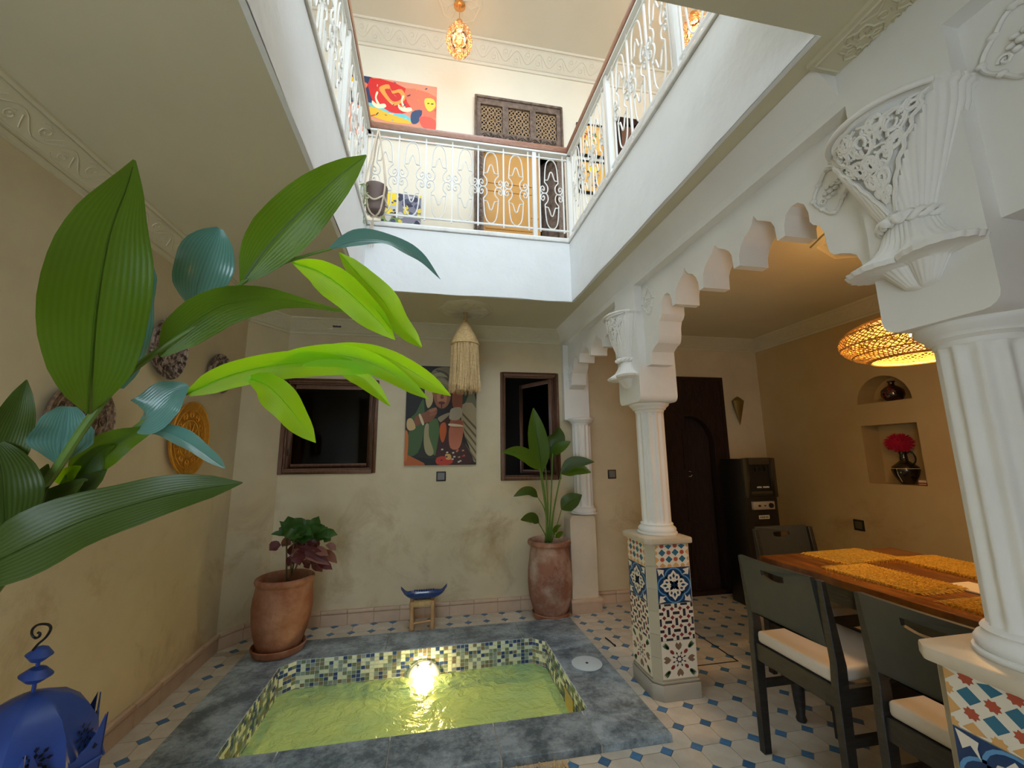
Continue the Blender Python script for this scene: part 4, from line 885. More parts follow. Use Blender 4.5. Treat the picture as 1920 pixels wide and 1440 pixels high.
# ------------------------------------------------------------------ balustrades
MOT=[]
for sx in (1,-1):
    for sz in (1,-1):
        f=lambda x,z:(x*sx,.5+(z-.5)*sz)
        MOT.append(cr2([f(x,z) for x,z in [(.29,.66),(.175,.61),(.155,.56),(.20,.515),(.30,.50),(.42,.515),(.455,.555),(.43,.59),(.36,.60),(.31,.575),(.315,.545),(.36,.54),(.385,.56)]],3))
for sz in (1,-1):
    f=lambda x,z:(x,.5+(z-.5)*sz)
    MOT.append(cr2([f(x,z) for x,z in [(-.29,.66),(-.255,.84),(-.20,.93),(-.10,.98),(0,.99),(.10,.98),(.20,.93),(.255,.84),(.29,.66)]],3))
    MOT.append([f(x,z) for x,z in [(-.275,.69),(-.15,.695),(-.11,.73),(-.06,.79),(-.03,.81),(0,.815),(.03,.81),(.06,.79),(.11,.73),(.15,.695),(.275,.69)]])
def balustrade(label,P0,d,bars,posts,rail0,rail1,motifs):
    P0=Vector((*P0,0)); d=Vector((*d,0)); pt=lambda s_,z,o=0: Vector((P0.x+d.x*s_-d.y*o,P0.y+d.y*s_+d.x*o,z))
    t=thing('balustrade',label,'railing',tuple(pt((rail0+rail1)/2,Z2)),'white wrought iron balustrades round the opening')
    zb,zt=3.035,3.665
    def bar(name,a,b,za,zb_,h,m_,bev=0):
        g=G(); q=[pt(a,0,-h),pt(b,0,-h),pt(b,0,h),pt(a,0,h)]; vs=[(p.x,p.y,za) for p in q]+[(p.x,p.y,zb_) for p in q]; g.add(vs,[(0,3,2,1),(4,5,6,7),(0,1,5,4),(1,2,6,5),(2,3,7,6),(3,0,4,7)]); g.build(name,m_,t,bevel=bev)
    bar('handrail',rail0,rail1,3.715,3.772,.032,RAILW,.014); bar('top_plate',rail0,rail1,3.70,3.715,.024,IRON); bar('upper_rail',rail0,rail1,zt-.006,zt+.006,.007,IRON); bar('lower_rail',rail0,rail1,zb-.006,zb+.006,.007,IRON); bar('foot_rail',rail0,rail1,Z2,Z2+.018,.02,IRON)
    for s_ in bars: bar('baluster',s_-.0055,s_+.0055,zb-.02 ,zt+.04,.0055,IRON)
    for s_ in posts: bar('post',s_-.017,s_+.017,Z2,3.70,.017,IRON,.003)
    for a,b in motifs:
        g=G()
        for pl_ in MOT: g.tube([pt((a+b)/2+u*(b-a),zb+.004+v*(zt-zb-.008)) for u,v in pl_],.005,5)
        g.build('scroll_panel',IRON,t,smooth=60)
    return t
bb=[-.483,-.283,-.083,.117,.317,.517,.717]
balustrade('back white scrollwork balustrade, facing the camera below the carved door',(0,FY1+.02),(1,0),bb+[.811,1.006],[.767,1.046-.017+.03,-.53],FX0-.05,FX1+.05,[(a,b) for a,b in zip(bb,bb[1:])]+[(.811,1.006)])
ys=[2.83-.2*k for k in range(4)],[2.07,1.87,1.67,1.47],[1.39,1.19,.99]
for lab,X in (('left white scrollwork balustrade seen steeply from below',FX0-.02),('right white scrollwork balustrade in front of the brown door',FX1+.02)):
    bars=[b for q_ in ys for b in q_]; mo_=[(b,a) for q_ in ys for a,b in zip(q_,q_[1:])]+[(2.07,2.23)]
    balustrade(lab,(X,0),(0,1),bars,[2.15+.08*0,1.43],.80,FY1+.04,mo_[:-1])
# ------------------------------------------------------------------ hanging lamps
def rosette(name,label,c,r,m_,octo=8,ceilz=Z1):
    t=thing(name,label,'ceiling rose',(c[0],c[1],ceilz),None); g=G(); a0=PI/8
    g.lathe([(r,ceilz+.002),(r,ceilz-.010),(r*.93,ceilz-.014),(r*.90,ceilz-.008),(r*.84,ceilz-.008),(r*.80,ceilz-.014),(r*.1,ceilz-.018),(0,ceilz-.018)],(c[0],c[1],0),octo,M=None); g.build('plaque',m_,t,smooth=20)
    g=G(); 
    for k in range(8):
        a=2*PI*k/8; 
        for s_ in (1,-1): g.tube([(c[0]+r*.15*cos(a),c[1]+r*.15*sin(a),ceilz-.018),(c[0]+r*.5*cos(a+s_*.39),c[1]+r*.5*sin(a+s_*.39),ceilz-.017),(c[0]+r*.78*cos(a),c[1]+r*.78*sin(a),ceilz-.014)],.004,4)
        g.tube([(c[0]+r*.5*cos(a+.39),c[1]+r*.5*sin(a+.39),ceilz-.017),(c[0]+r*.78*cos(a+.39),c[1]+r*.78*sin(a+.39),ceilz-.014)],.004,4)
    g.build('star_relief',m_,t,smooth=60,kind='stuff'); return t
rosette('ceiling_rose','shallow octagonal plaster ceiling rose above the straw tassel lamp',(.25,3.17),.22,CEIL)
rosette('ceiling_rose','octagonal star ceiling rose above the upstairs glass lamp in the middle',(.177,3.24),.215,CEIL2,8,5.48)
rosette('ceiling_rose','ceiling rose above the upstairs glass lamp behind the right balustrade',(2.25,2.75),.26,CEIL2,8,5.48)
rosette('ceiling_rose','carved octagonal ceiling rose lit orange above the dining pendant',(2.36,1.58),.36,CEIL)
lx,ly=.249,3.2
t=thing('tassel_lamp','pale straw pendant lamp with a knotted cone and long fringe','lamp',(lx,ly,2.0))
g=G(); g.tube([(lx,ly,2.425),(lx+.004,ly,2.38),(lx,ly,2.33)],.006,6); g.lathe([(0,2.426),(.018,2.422),(.018,2.41),(0,2.408)],(lx,ly,0),12); g.build('cord',ROPE,t)
g=G(); g.tube([(lx+.012*sin(k*1.3),ly+.012*cos(k*1.3),2.38-.004*k) for k in range(14)],.007,5); g.build('knot',ROPE,t)
g=G(); n=12
for k in range(n):
    z=2.33-k*.0155; r=.018+.087*(k/(n-1))**.85; g.tube([(lx+r*cos(a),ly+r*sin(a),z+.0025*sin(a*18)) for a in [2*PI*i/54 for i in range(54)]],.0085,6,closed=True)
g.build('woven_cone',STRAW,t,smooth=70)
g=G(); rr=random.Random(5)
for k in range(420):
    a=rr.uniform(0,2*PI); r=.106*math.sqrt(rr.uniform(.55,1)); z1_=1.775+rr.uniform(-.012,.05); fl_=1+rr.uniform(.02,.24); da=rr.uniform(-.12,.12); w_=rr.uniform(-.004,.004)
    g.tube([(lx+r*cos(a),ly+r*sin(a),2.158),(lx+r*(1+(fl_-1)*.3)*cos(a+da*.4)+w_,ly+r*(1+(fl_-1)*.3)*sin(a+da*.4),2.03),(lx+r*(1+(fl_-1)*.6)*cos(a+da*.2)-w_,ly+r*(1+(fl_-1)*.6)*sin(a+da),1.90),(lx+r*fl_*cos(a+da),ly+r*fl_*sin(a+da),z1_)],.0022,3)
g.build('fringe',STRAW,t,smooth=60,kind='stuff')
def glasslamp(label,c,zc):
    t=thing('glass_pendant_lamp',label,'lamp',(c[0],c[1],zc)); 
    g=G(); g.tube([(c[0],c[1],5.46),(c[0],c[1],zc+.19)],.004,6); g.lathe([(0,5.462),(.05,5.455),(.055,5.44),(.03,5.425),(0,5.425)],(c[0],c[1],0),20); g.build('chain',COP,t)
    g=G(); g.lathe([(.012,zc+.21),(.03,zc+.20),(.034,zc+.17),(.02,zc+.13),(.02,zc+.11)],(c[0],c[1],0),16); g.build('cap',COP,t)
    g=G(); g.lathe([(.03,zc+.09),(.055,zc+.07),(.078,zc+.02),(.08,zc-.02),(.06,zc-.07),(.03,zc-.09),(0,zc-.095)],(c[0],c[1],0),20); g.build('inner_globe',AMBGL,t)
    g=G(); g.lathe([(0,zc+.04),(.018,zc+.03),(.026,zc),(.018,zc-.03),(0,zc-.035)],(c[0],c[1],0),14); g.build('bulb',GLOW,t)
    R2=.115; H2=.135; g=G()
    for r_ in range(7):
        ph=-1.2+r_*.4; z=zc+H2*sin(ph)-.01; r=R2*cos(ph)
        nb=max(8,int(r*2*PI/.045))
        for k in range(nb):
            a=2*PI*(k+.5*(r_%2))/nb; g.tube([(c[0]+(r)*cos(a+ .022/ r*cos(q)*1.0),c[1]+(r)*sin(a+.022/r*cos(q)),z+.024*sin(q)) for q in [2*PI*i/10 for i in range(10)]],.0028,4,closed=True)
    g.build('wire_loops',COP,t,smooth=60,kind='stuff')
    g=G()
    for r_ in range(7):
        ph=-1.2+r_*.4; z=zc+H2*sin(ph)-.01; r=R2*cos(ph); nb=max(8,int(r*2*PI/.045))
        for k in range(nb):
            a=2*PI*(k+.5*(r_%2))/nb; g.lathe([(0,-.009),(.008,-.004),(.008,.004),(0,.009)],(c[0]+r*cos(a),c[1]+r*sin(a),z),6)
    g.build('crystals',CRYS,t,smooth=0,kind='stuff')
    return t
glasslamp('amber glass bead lamp hanging in the centre of the upstairs gallery',(.175,3.25),5.065)
glasslamp('amber glass bead lamp seen through the right balustrade',(2.25,2.75),5.02)
# dining pendant
pc=Vector((2.2,1.47,1.80)); t=thing('woven_pendant_lamp','glowing flat round woven rattan lamp above the dining table','lamp',tuple(pc))
RX,RZ=.285,.115
def ell(th,ph): return pc+Vector((RX*cos(ph)*cos(th),RX*cos(ph)*sin(th),RZ*sin(ph)))
g=G(); rr=random.Random(2)
for k in range(64):
    th0=2*PI*k/64
    for s_ in (1,-1):
        g.tube([ell(th0+s_*1.5*(i/16)+.02*sin(i*2+k),-.92+(1.30+.92)*i/16) for i in range(17)],.0028,4)
for k in range(170):
    th=rr.uniform(0,2*PI); ph=rr.uniform(-.9,1.2); g.tube([ell(th,ph),ell(th+rr.uniform(-.10,.10),ph+.13)],.0036,3)
for ph in (-.92,-.6,-.2,.3,.8,1.2): g.tube([ell(2*PI*i/60,ph) for i in range(60)],.004,5,closed=True)
g.build('rattan_weave',RATT,t,smooth=60,kind='stuff')
g=G(); g.tube([ell(2*PI*i/60,-.93) for i in range(60)],.007,6,closed=True); g.build('bottom_ring',RATT,t)
g=G(); g.tube([(pc.x,pc.y,2.43),(pc.x,pc.y,1.89)],.004,6); g.build('cable',BLACKPL,t)
g=G(); g.lathe([(0,.02),(.02,.015),(.026,-.01),(.018,-.035),(0,-.042)],(pc.x,pc.y,1.845),16); g.build('bulb',BULB,t)
# ------------------------------------------------------------------ wall plates on the left wall
def plate(label,cy,cz,ry,rz_,m_,kind):
    t=thing('wall_plate',label,'plate',(XL,cy,cz),'decorative metal plates on the left wall')
    M=Matrix.Translation((XL+.004,cy,cz))@Matrix.Rotation(PI/2,4,'Y'); k=rz_/ry
    S3=Matrix.Diagonal((k,1,1,1)); MM=M@S3; r=ry
    g=G(); g.lathe([(r*.5,0),(r*.9,.010),(r*1.0,.030),(r*1.0,.034),(r*.93,.033),(r*.80,.026),(r*.76,.020),(r*.52,.018),(r*.48,.022),(0,.024)],n=64,M=MM); g.build('dish',m_,t,smooth=50)
    g=G()
    for rr_ in (.97,.78,.5): g.tube([MM@Vector((r*rr_*cos(a),r*rr_*sin(a),.034 if rr_>.9 else (.027 if rr_>.7 else .022))) for a in [2*PI*i/64 for i in range(64)]],.0028,4,closed=True)
    nb=12
    for i in range(nb):
        a=2*PI*i/nb; q=r*.64
        for s_ in (1,-1): g.tube([MM@Vector((q*cos(a)+x*r*.9,q*sin(a)+y*r*.9,.0225)) for x,y in spiral(0,0,.13,1.3,a,s_,10)],.0022,4)
        g.tube([MM@Vector((r*.1*cos(a),r*.1*sin(a),.025)),MM@Vector((r*.42*cos(a+.15),r*.42*sin(a+.15),.024))],.0022,4)
    g.build('chasing',m_,t,smooth=60,kind='stuff'); return t
plate('large dark chased metal plate half hidden by the foreground leaves',1.955,1.44,.17,.16,BRONZE,0)
plate('oval silvered plate with scroll engraving between two foreground leaves',2.445,1.862,.152,.165,SILV,1)
plate('smallest dark engraved plate, farthest along the left wall',3.0,1.835,.145,.13,SILV,1)
plate('golden brass plate hung low on the left wall',2.735,1.40,.20,.215,BRASS,2)
# ------------------------------------------------------------------ switches, sensor, cone, stick
def switch(name,label,x,z,X=None,m1=BLACKPL,m2=GREYPLA):
    if X is None:
        t=thing(name,label,'switch',(x,YB,z)); g=G(); g.box(x-.041,YB-.008,z-.041,x+.041,YB,z+.041); g.build('surround',m1,t,bevel=.004,bseg=2); g=G(); g.box(x-.030,YB-.013,z-.030,x+.030,YB-.008,z+.030); g.build('rocker',m2,t,bevel=.002,bseg=1)
    else:
        t=thing(name,label,'socket',(X,x,z)); g=G(); g.box(X-.008,x-.042,z-.042,X,x+.042,z+.042); g.build('surround',m1,t,bevel=.004,bseg=2); g=G(); g.box(X-.012,x-.028,z-.028,X-.008,x+.028,z+.028); g.build('flap',m2,t,bevel=.002,bseg=1)
switch('light_switch','grey and black light switch under the canvas picture',.094,1.116)
switch('light_switch','grey and black light switch right of the plain plinth',1.661,1.105)
switch('wall_socket','black socket on the dining wall below the square niche',2.845,.712,XR,BLACKPL,BRONPL)
t=thing('door_sensor','small black sensor box under the back wall cornice','sensor',(-.83,YB-.03,2.27)); sx=at(633,611,Y=3.66)
g=G(); g.box(sx.x-.035,3.63,sx.z-.018,sx.x+.035,3.69,sx.z+.018); g.build('housing',BLACKPL,t,bevel=.006); g=G(); g.box(sx.x-.07,3.655,sx.z-.03,sx.x-.036,3.70,sx.z+.03); g.build('mount',WHITE,t,bevel=.004)
p=at(1380,752,Y=3.69); t=thing('cone_sconce','olive brass cone sconce on the wall beside the dark door','sconce',(p.x,3.66,p.z-.12))
g=G(); g.lathe([(.0,-.25),(.012,-.21),(.068,0)],(p.x,3.665,p.z),24,sy=.5,caps=False,mod=lambda a,z:1); g.lathe([(.066,0),(.062,.002),(.03,.028),(0,.045)],(p.x,3.665,p.z),24,sy=.5); g.build('cone',CONEM,t,smooth=40)
g=G(); a,b=at(1135,1196,Z=.004),at(1151,1209,Z=.004); g.tube([a,(a+b)/2+Vector((0,0,.003)),b],.006,6,flat=.5); g.box(b.x-.003,b.y-.02,0,b.x+.006,b.y,.01); tag(g.build('metal_hook',BLKIRON),'small black metal hook lying on the tiles right of the pool','hook')
# shelf strip seen past the nearest column
g=G(); g.box(XR-.16,1.35,1.745,XR,1.80,1.785); tag(g.build('wall_shelf',mat('olive_painted_wood',(.16,.12,.05,1),.5,bump=.1),bevel=.004),'thin dark shelf on the dining wall at the right edge','shelf')
# ------------------------------------------------------------------ pots
def pot(name,label,c,prof,sauc,m_,zb=0,lean=(0,0)):
    t=thing(name,label,'pot',(c[0],c[1],zb))
    sh_=Matrix.Translation((c[0],c[1],zb)); sh_[0][2]=lean[0]; sh_[1][2]=lean[1]
    wob=lambda a,z:1+.012*sin(2*a+z*9)+.006*sin(5*a+z*30)
    g=G(); g.lathe(prof,n=56,mod=wob,M=sh_); g.build('body',m_,t,smooth=50)
    g=G(); zr=prof[-1][1]; g.lathe([(0,zr),(prof[-1][0]*.99,zr)],n=30,M=sh_,caps=False); g.build('soil',SOIL,t,smooth=0)
    g=G(); r=sauc; g.lathe([(r*.80,0),(r*.92,.004),(r,.038),(r*1.01,.044),(r*.97,.048),(r*.93,.042),(r*.86,.016),(0,.014)],(c[0],c[1],zb),48); g.build('saucer',TERRA,t,smooth=50)
    return t,sh_
lp=(-.955,3.235)
PL,ML=pot('terracotta_pot','large leaning round terracotta pot on a saucer at the left pool corner',lp,[(0,.016),(.118,.016),(.130,.03),(.158,.12),(.176,.20),(.184,.28),(.182,.34),(.176,.39),(.172,.42),(.180,.428),(.186,.445),(.182,.460),(.170,.466),(.158,.458),(.152,.43),(.150,.38)],.165,TERRA,.034,(.02,.0))
rp=(.985,3.50)
PR,MR=pot('terracotta_pot','tall urn-shaped terracotta pot with carved flower, right of the pool',rp,[(0,.016),(.120,.016),(.130,.03),(.150,.09),(.170,.17),(.180,.26),(.178,.36),(.168,.46),(.160,.53),(.158,.55),(.176,.56),(.182,.575),(.178,.592),(.164,.597),(.152,.588),(.146,.56),(.145,.52)],.150,TERRA2,.0)
g=G(); fa=math.atan2(-1,-.28) ; 
def onpot(u,v,h=.0045):
    r=.180 if v<.36 else .180-(v-.36)*.12
    a=fa+.25+u/r; return (rp[0]+(r+h)*cos(a),rp[1]+(r+h)*sin(a),v)
for k in range(8):
    a=PI/4*k; L=.115 if k%2==0 else .075
    for s_ in (1,-1):
        g.tube([onpot(.02*cos(a+s_*.5),.29+.02*sin(a+s_*.5)),onpot(L*.6*cos(a+s_*.35),.29+L*.75*sin(a+s_*.35)),onpot(L*.8*cos(a+s_*.12),.29+L*.98*sin(a+s_*.12)),onpot(L*.95*cos(a),.29+L*1.2*sin(a))],.0035,4)
    g.tube([onpot(.04*cos(a)+x,.29+.05*sin(a)+y) for x,y in spiral(0,0,.018,1.2,a,1,9)],.003,4)
g.build('flower_relief',TERRA2,PR,smooth=60,kind='stuff')
# ------------------------------------------------------------------ leaves
def leaf(mid,wid,side,nrm,m_,name,parent,label=None,n=12,fold=.18,wave=.0,droop=0,shape=None,seed=0,across=6):
    """mid: 3D midrib points; wid: half width at fractions; side & nrm: vectors or None"""
    P=cr(mid,max(2,n//(len(mid)-1))); k=len(P); rr=random.Random(seed); ph=rr.uniform(0,6)
    Ls=[0]; 
    for i in range(1,k): Ls.append(Ls[-1]+(P[i]-P[i-1]).length)
    T=Ls[-1] or 1; me=bpy.data.meshes.new(name); V=[]; UVs=[]
    for i in range(k):
        t=Ls[i]/T; tg=(P[min(k-1,i+1)]-P[max(0,i-1)]).normalized()
        nn=nrm(P[i],t) if callable(nrm) else nrm
        nn=(nn-tg*nn.dot(tg)); nn=nn.normalized() if nn.length>1e-5 else tg.orthogonal()
        sd=tg.cross(nn).normalized(); x=t*(len(wid)-1); a=min(len(wid)-2,int(x)); f=x-a; f=f*f*(3-2*f) if False else f
        wl=wid[a]*(1-f)+wid[a+1]*f
        if isinstance(wl,tuple): pass
        for j in range(across+1):
            u=2*j/across-1
            h=fold*wl*(abs(u)**1.3)+ (wave*wl*sin(t*14+ph+(0 if u>0 else 2))*u*u)
            V.append(P[i]+sd*(u*wl*math.sqrt(max(0,1-min(.95,fold)**2*.3)))+nn*h); UVs.append((u*.5+.5,t))
    F=[]; 
    for i in range(k-1):
        for j in range(across): a=i*(across+1)+j; F.append((a,a+1,a+across+2,a+across+1))
    me.from_pydata([tuple(v) for v in V],[],F); me.materials.append(m_); uvl=me.uv_layers.new(name='UVMap')
    for lp_ in me.loops: uvl.data[lp_.index].uv=UVs[lp_.vertex_index]
    me.shade_smooth(); o=bpy.data.objects.new(name,me); C.objects.link(o); o.parent=parent; o.matrix_parent_inverse=Matrix.Translation(-Vector(parent.location))
    if label: o['label']=label
    # midrib
    g=G(); g.tube([p-(nrm(p,0) if callable(nrm) else nrm)*0 for p in P[:-1]],[max(.0004,.045*wid[min(len(wid)-1,len(wid)//2)]*(1-.8*i/k)) for i in range(k-1)],4); g.build('midrib',m_,o,smooth=60)
    return o
SHAPE=lambda W,p=(0,.45,.78,.95,1,.97,.85,.66,.40,.04): [W*x for x in p]
# potted croton on the left
def stemtube(pts,r,m_,parent,name='stem',n=5): g=G(); P=cr(pts,5); g.tube(P,[r*(1-.4*i/len(P)) for i in range(len(P))],n); return g.build(name,m_,parent)
b=thing('croton_plant','small bushy plant with green upper and burgundy lower leaves in the left pot','plant',(lp[0],lp[1],.40))
base=Vector((lp[0]+.02,lp[1],.40)); q=lambda x,y,dy=0: at(x,y,Y=3.22+dy)
for px,py,dy in ((537,985,0),(560,1000,.04),(575,990,-.03),(552,1010,-.05)): stemtube([base+Vector((random.uniform(-.03,.03),random.uniform(-.02,.02),0)),(base+q(px,py+35,dy))/2+Vector((0,0,.02)),q(px,py,dy)],.007,STEMB,b)
rr=random.Random(11)
GL=[((548,1000),(540,968),18),((560,1000),(577,976),16),((585,1000),(598,968),14),((560,1005),(530,998),16),((590,1005),(633,1003),13),((575,1010),(600,990),14),((545,1005),(524,977),8),((540,1005),(508,1002),7),((585,1010),(615,988),8),((560,1012),(590,1010),16),((550,1008),(535,985),17),((580,1005),(565,980),13),((600,1008),(620,1014),12),((595,1000),(606,984),14),((570,1015),(548,1012),13),((605,1005),(622,997),10)]
GL+=[((560+rr.uniform(-25,30),1006+rr.uniform(-14,8)),(565+rr.uniform(-45,55),996+rr.uniform(-24,16)),rr.uniform(11,18)) for _ in range(22)]
for i,(a,c_,w_) in enumerate(GL):
    dy=rr.uniform(-.10,.10); A0=q(a[0],a[1],dy*.4); B0=q(c_[0],c_[1],dy); mm=(A0+B0)/2+Vector((0,0,.012)); ww=w_*.0040*.75
    leaf([A0,mm,B0],SHAPE(ww,(0,.3,.6,.85,1,1,.9,.7,.35,.05)),None,Vector((rr.uniform(-.3,.3),-.75,.6)),LF_SMALL,'leaf',b,'green leaf' if i==0 else None,n=8,fold=.25,wave=.2,seed=i,across=4)
RL=[((527,1022),(505,1032),12,1),((545,1022),(527,1018),13,2),((558,1030),(562,1060),15,1),((553,1040),(540,1062),10,1),((590,1028),(608,1048),12,2),((600,1030),(632,1056),10,2),((580,1048),(604,1072),12,1),((595,1058),(623,1068),9,1),((610,1022),(630,1032),8,2),((575,1022),(555,1018),14,1),((595,1018),(572,1026),13,1),((605,1035),(615,1055),10,1),((565,1052),(580,1066),8,1),((585,1025),(600,1020),12,2),((550,1030),(557,1046),11,2)]
RL+=[((572+rr.uniform(-30,35),1028+rr.uniform(-8,14)),(575+rr.uniform(-40,50),1040+rr.uniform(-12,26)),rr.uniform(9,14),rr.choice([1,1,2])) for _ in range(14)]
for i,(a,c_,w_,m2) in enumerate(RL):
    dy=rr.uniform(-.10,.10); A0=q(a[0],a[1],dy*.4); B0=q(c_[0],c_[1],dy); mm=(A0+B0)/2+Vector((0,0,.012)); ww=w_*.0040*.75
    leaf([A0,mm,B0],SHAPE(ww,(0,.3,.6,.85,1,1,.9,.7,.35,.05)),None,Vector((rr.uniform(-.3,.3),-.85,.4)),LF_RED if m2==1 else LF_PINK,'leaf',b,'burgundy leaf' if m2==1 else 'dusty pink leaf',n=8,fold=.25,wave=.2,seed=i,across=4)
    if i<8: stemtube([q(565+rr.uniform(-12,12),1015,0),(q(565,1015,0)+A0)/2,A0],.003,STEMB,b,'petiole',4)
# bird of paradise in the tall pot
b=thing('bird_of_paradise_plant','tall upright paddle-leaved plant in the tall urn pot','plant',(rp[0],rp[1],.55))
q=lambda x,y,dy=0: at(x,y,Y=3.46+dy)
root=Vector((rp[0]-.01,rp[1],.55))
BP=[([(1018,880),(1002,770)],[(1016,885),(1012,850),(1006,810),(1000,765)],20,LF_MID,0,0),
    ([(1010,930)],[(1012,880),(990,858),(968,848),(941,848)],14,LF_MID,-.06,1),
    ([(1045,920)],[(1052,888),(1070,870),(1090,866),(1114,866)],12,LF_DARK,-.05,1),
    ([(1045,915)],[(1052,888),(1068,882),(1085,880),(1108,886)],13,LF_MID,-.02,1),
    ([(1032,880)],[(1022,860),(1035,838),(1046,820),(1048,800)],20,LF_DARK,.10,2),
    ([(1032,880)],[(1036,850),(1042,845),(1052,838),(1070,828)],11,LF_MID,.06,2),
    ([(1020,960),(1006,920)],[(1008,932),(996,922),(982,922),(963,931)],9,LF_DARK,-.04,3),
    ([(1040,960)],[(1053,955),(1065,944),(1078,936),(1091,928)],16,LF_DARK,-.05,3),
    ([(1020,990)],[(1010,980),(1000,972),(990,972),(976,975)],10,LF_DARK,-.05,3),
    ([(1038,1000)],[(1038,1000),(1042,992),(1046,988),(1052,985)],5,LF_MID,-.05,3),
    ([(1040,1008)],[(1042,1008),(1048,1003),(1052,1000),(1056,997)],5,LF_MID,-.06,3)]
for i,(st,md,w_,m_,dy,_) in enumerate(BP):
    mid=[q(x,y,dy-.03*j) for j,(x,y) in enumerate(md)]
    s0=root+Vector(((i%4-1.5)*.015,((i*2)%3-1)*.015,0))
    stemtube([s0,q(1030+(md[0][0]-1030)*.35,960 if md[0][1]<950 else 1005,dy*.4),mid[0]],.0085 if i<6 else .006,STEM,b,'stalk',7)
    leaf(mid,SHAPE(w_*.0043,(.12,.55,.85,1,1,.95,.85,.65,.38,.05)),None,Vector((-.15,-.9,.35 if i else 0)),m_,'leaf',b,None,n=12,fold=.25,wave=.06,seed=i)
# ------------------------------------------------------------------ foreground ginger plant
gp=thing('ginger_plant','big foreground plant with long green leaves filling the left side','plant',(-1.15,.75,0.0))
q=lambda x,y,D: at(x,y,D=D)
def st(pts,r,name='stem'): P=[q(*p) for p in pts]; return stemtube(P,r,STEM,gp,name,8)
r0=Vector((-1.12,.80,0.02))
P=[r0,Vector((-1.12,.82,.45)),q(-30,1120,.92),q(30,980,.90),q(95,895,.88),q(165,790,.87),q(225,715,.88),(q(300,655,.90)),q(395,592,.95),q(455,530,1.0),q(540,490,1.04),q(622,466,1.08)]
g=G(); PP=cr(P,6); g.tube(PP,[.0125*(1-.75*i/len(PP)) for i in range(len(PP))],8); g.build('stem',STEM,gp)
P=[r0+Vector((.03,.02,0)),Vector((-1.08,.86,.42)),q(-10,1110,.96),q(60,990,.96),q(150,885,.97),q(255,802,.98),q(340,742,1.0),q(430,700,1.04),q(520,672,1.08),q(585,656,1.12)]
g=G(); PP=cr(P,6); g.tube(PP,[.011*(1-.75*i/len(PP)) for i in range(len(PP))],8); g.build('stem',STEM,gp)
P=[r0+Vector((-.03,0,0)),Vector((-1.16,.8,.5)),q(-60,1090,.85),q(-5,960,.84),q(20,880,.84)]
g=G(); PP=cr(P,6); g.tube(PP,[.011*(1-.5*i/len(PP)) for i in range(len(PP))],8); g.build('stem',STEM,gp)
cam_n=lambda tilt=(0,0,0): (lambda p,t: (Vector((0,0,H))-p).normalized()+Vector(tilt))
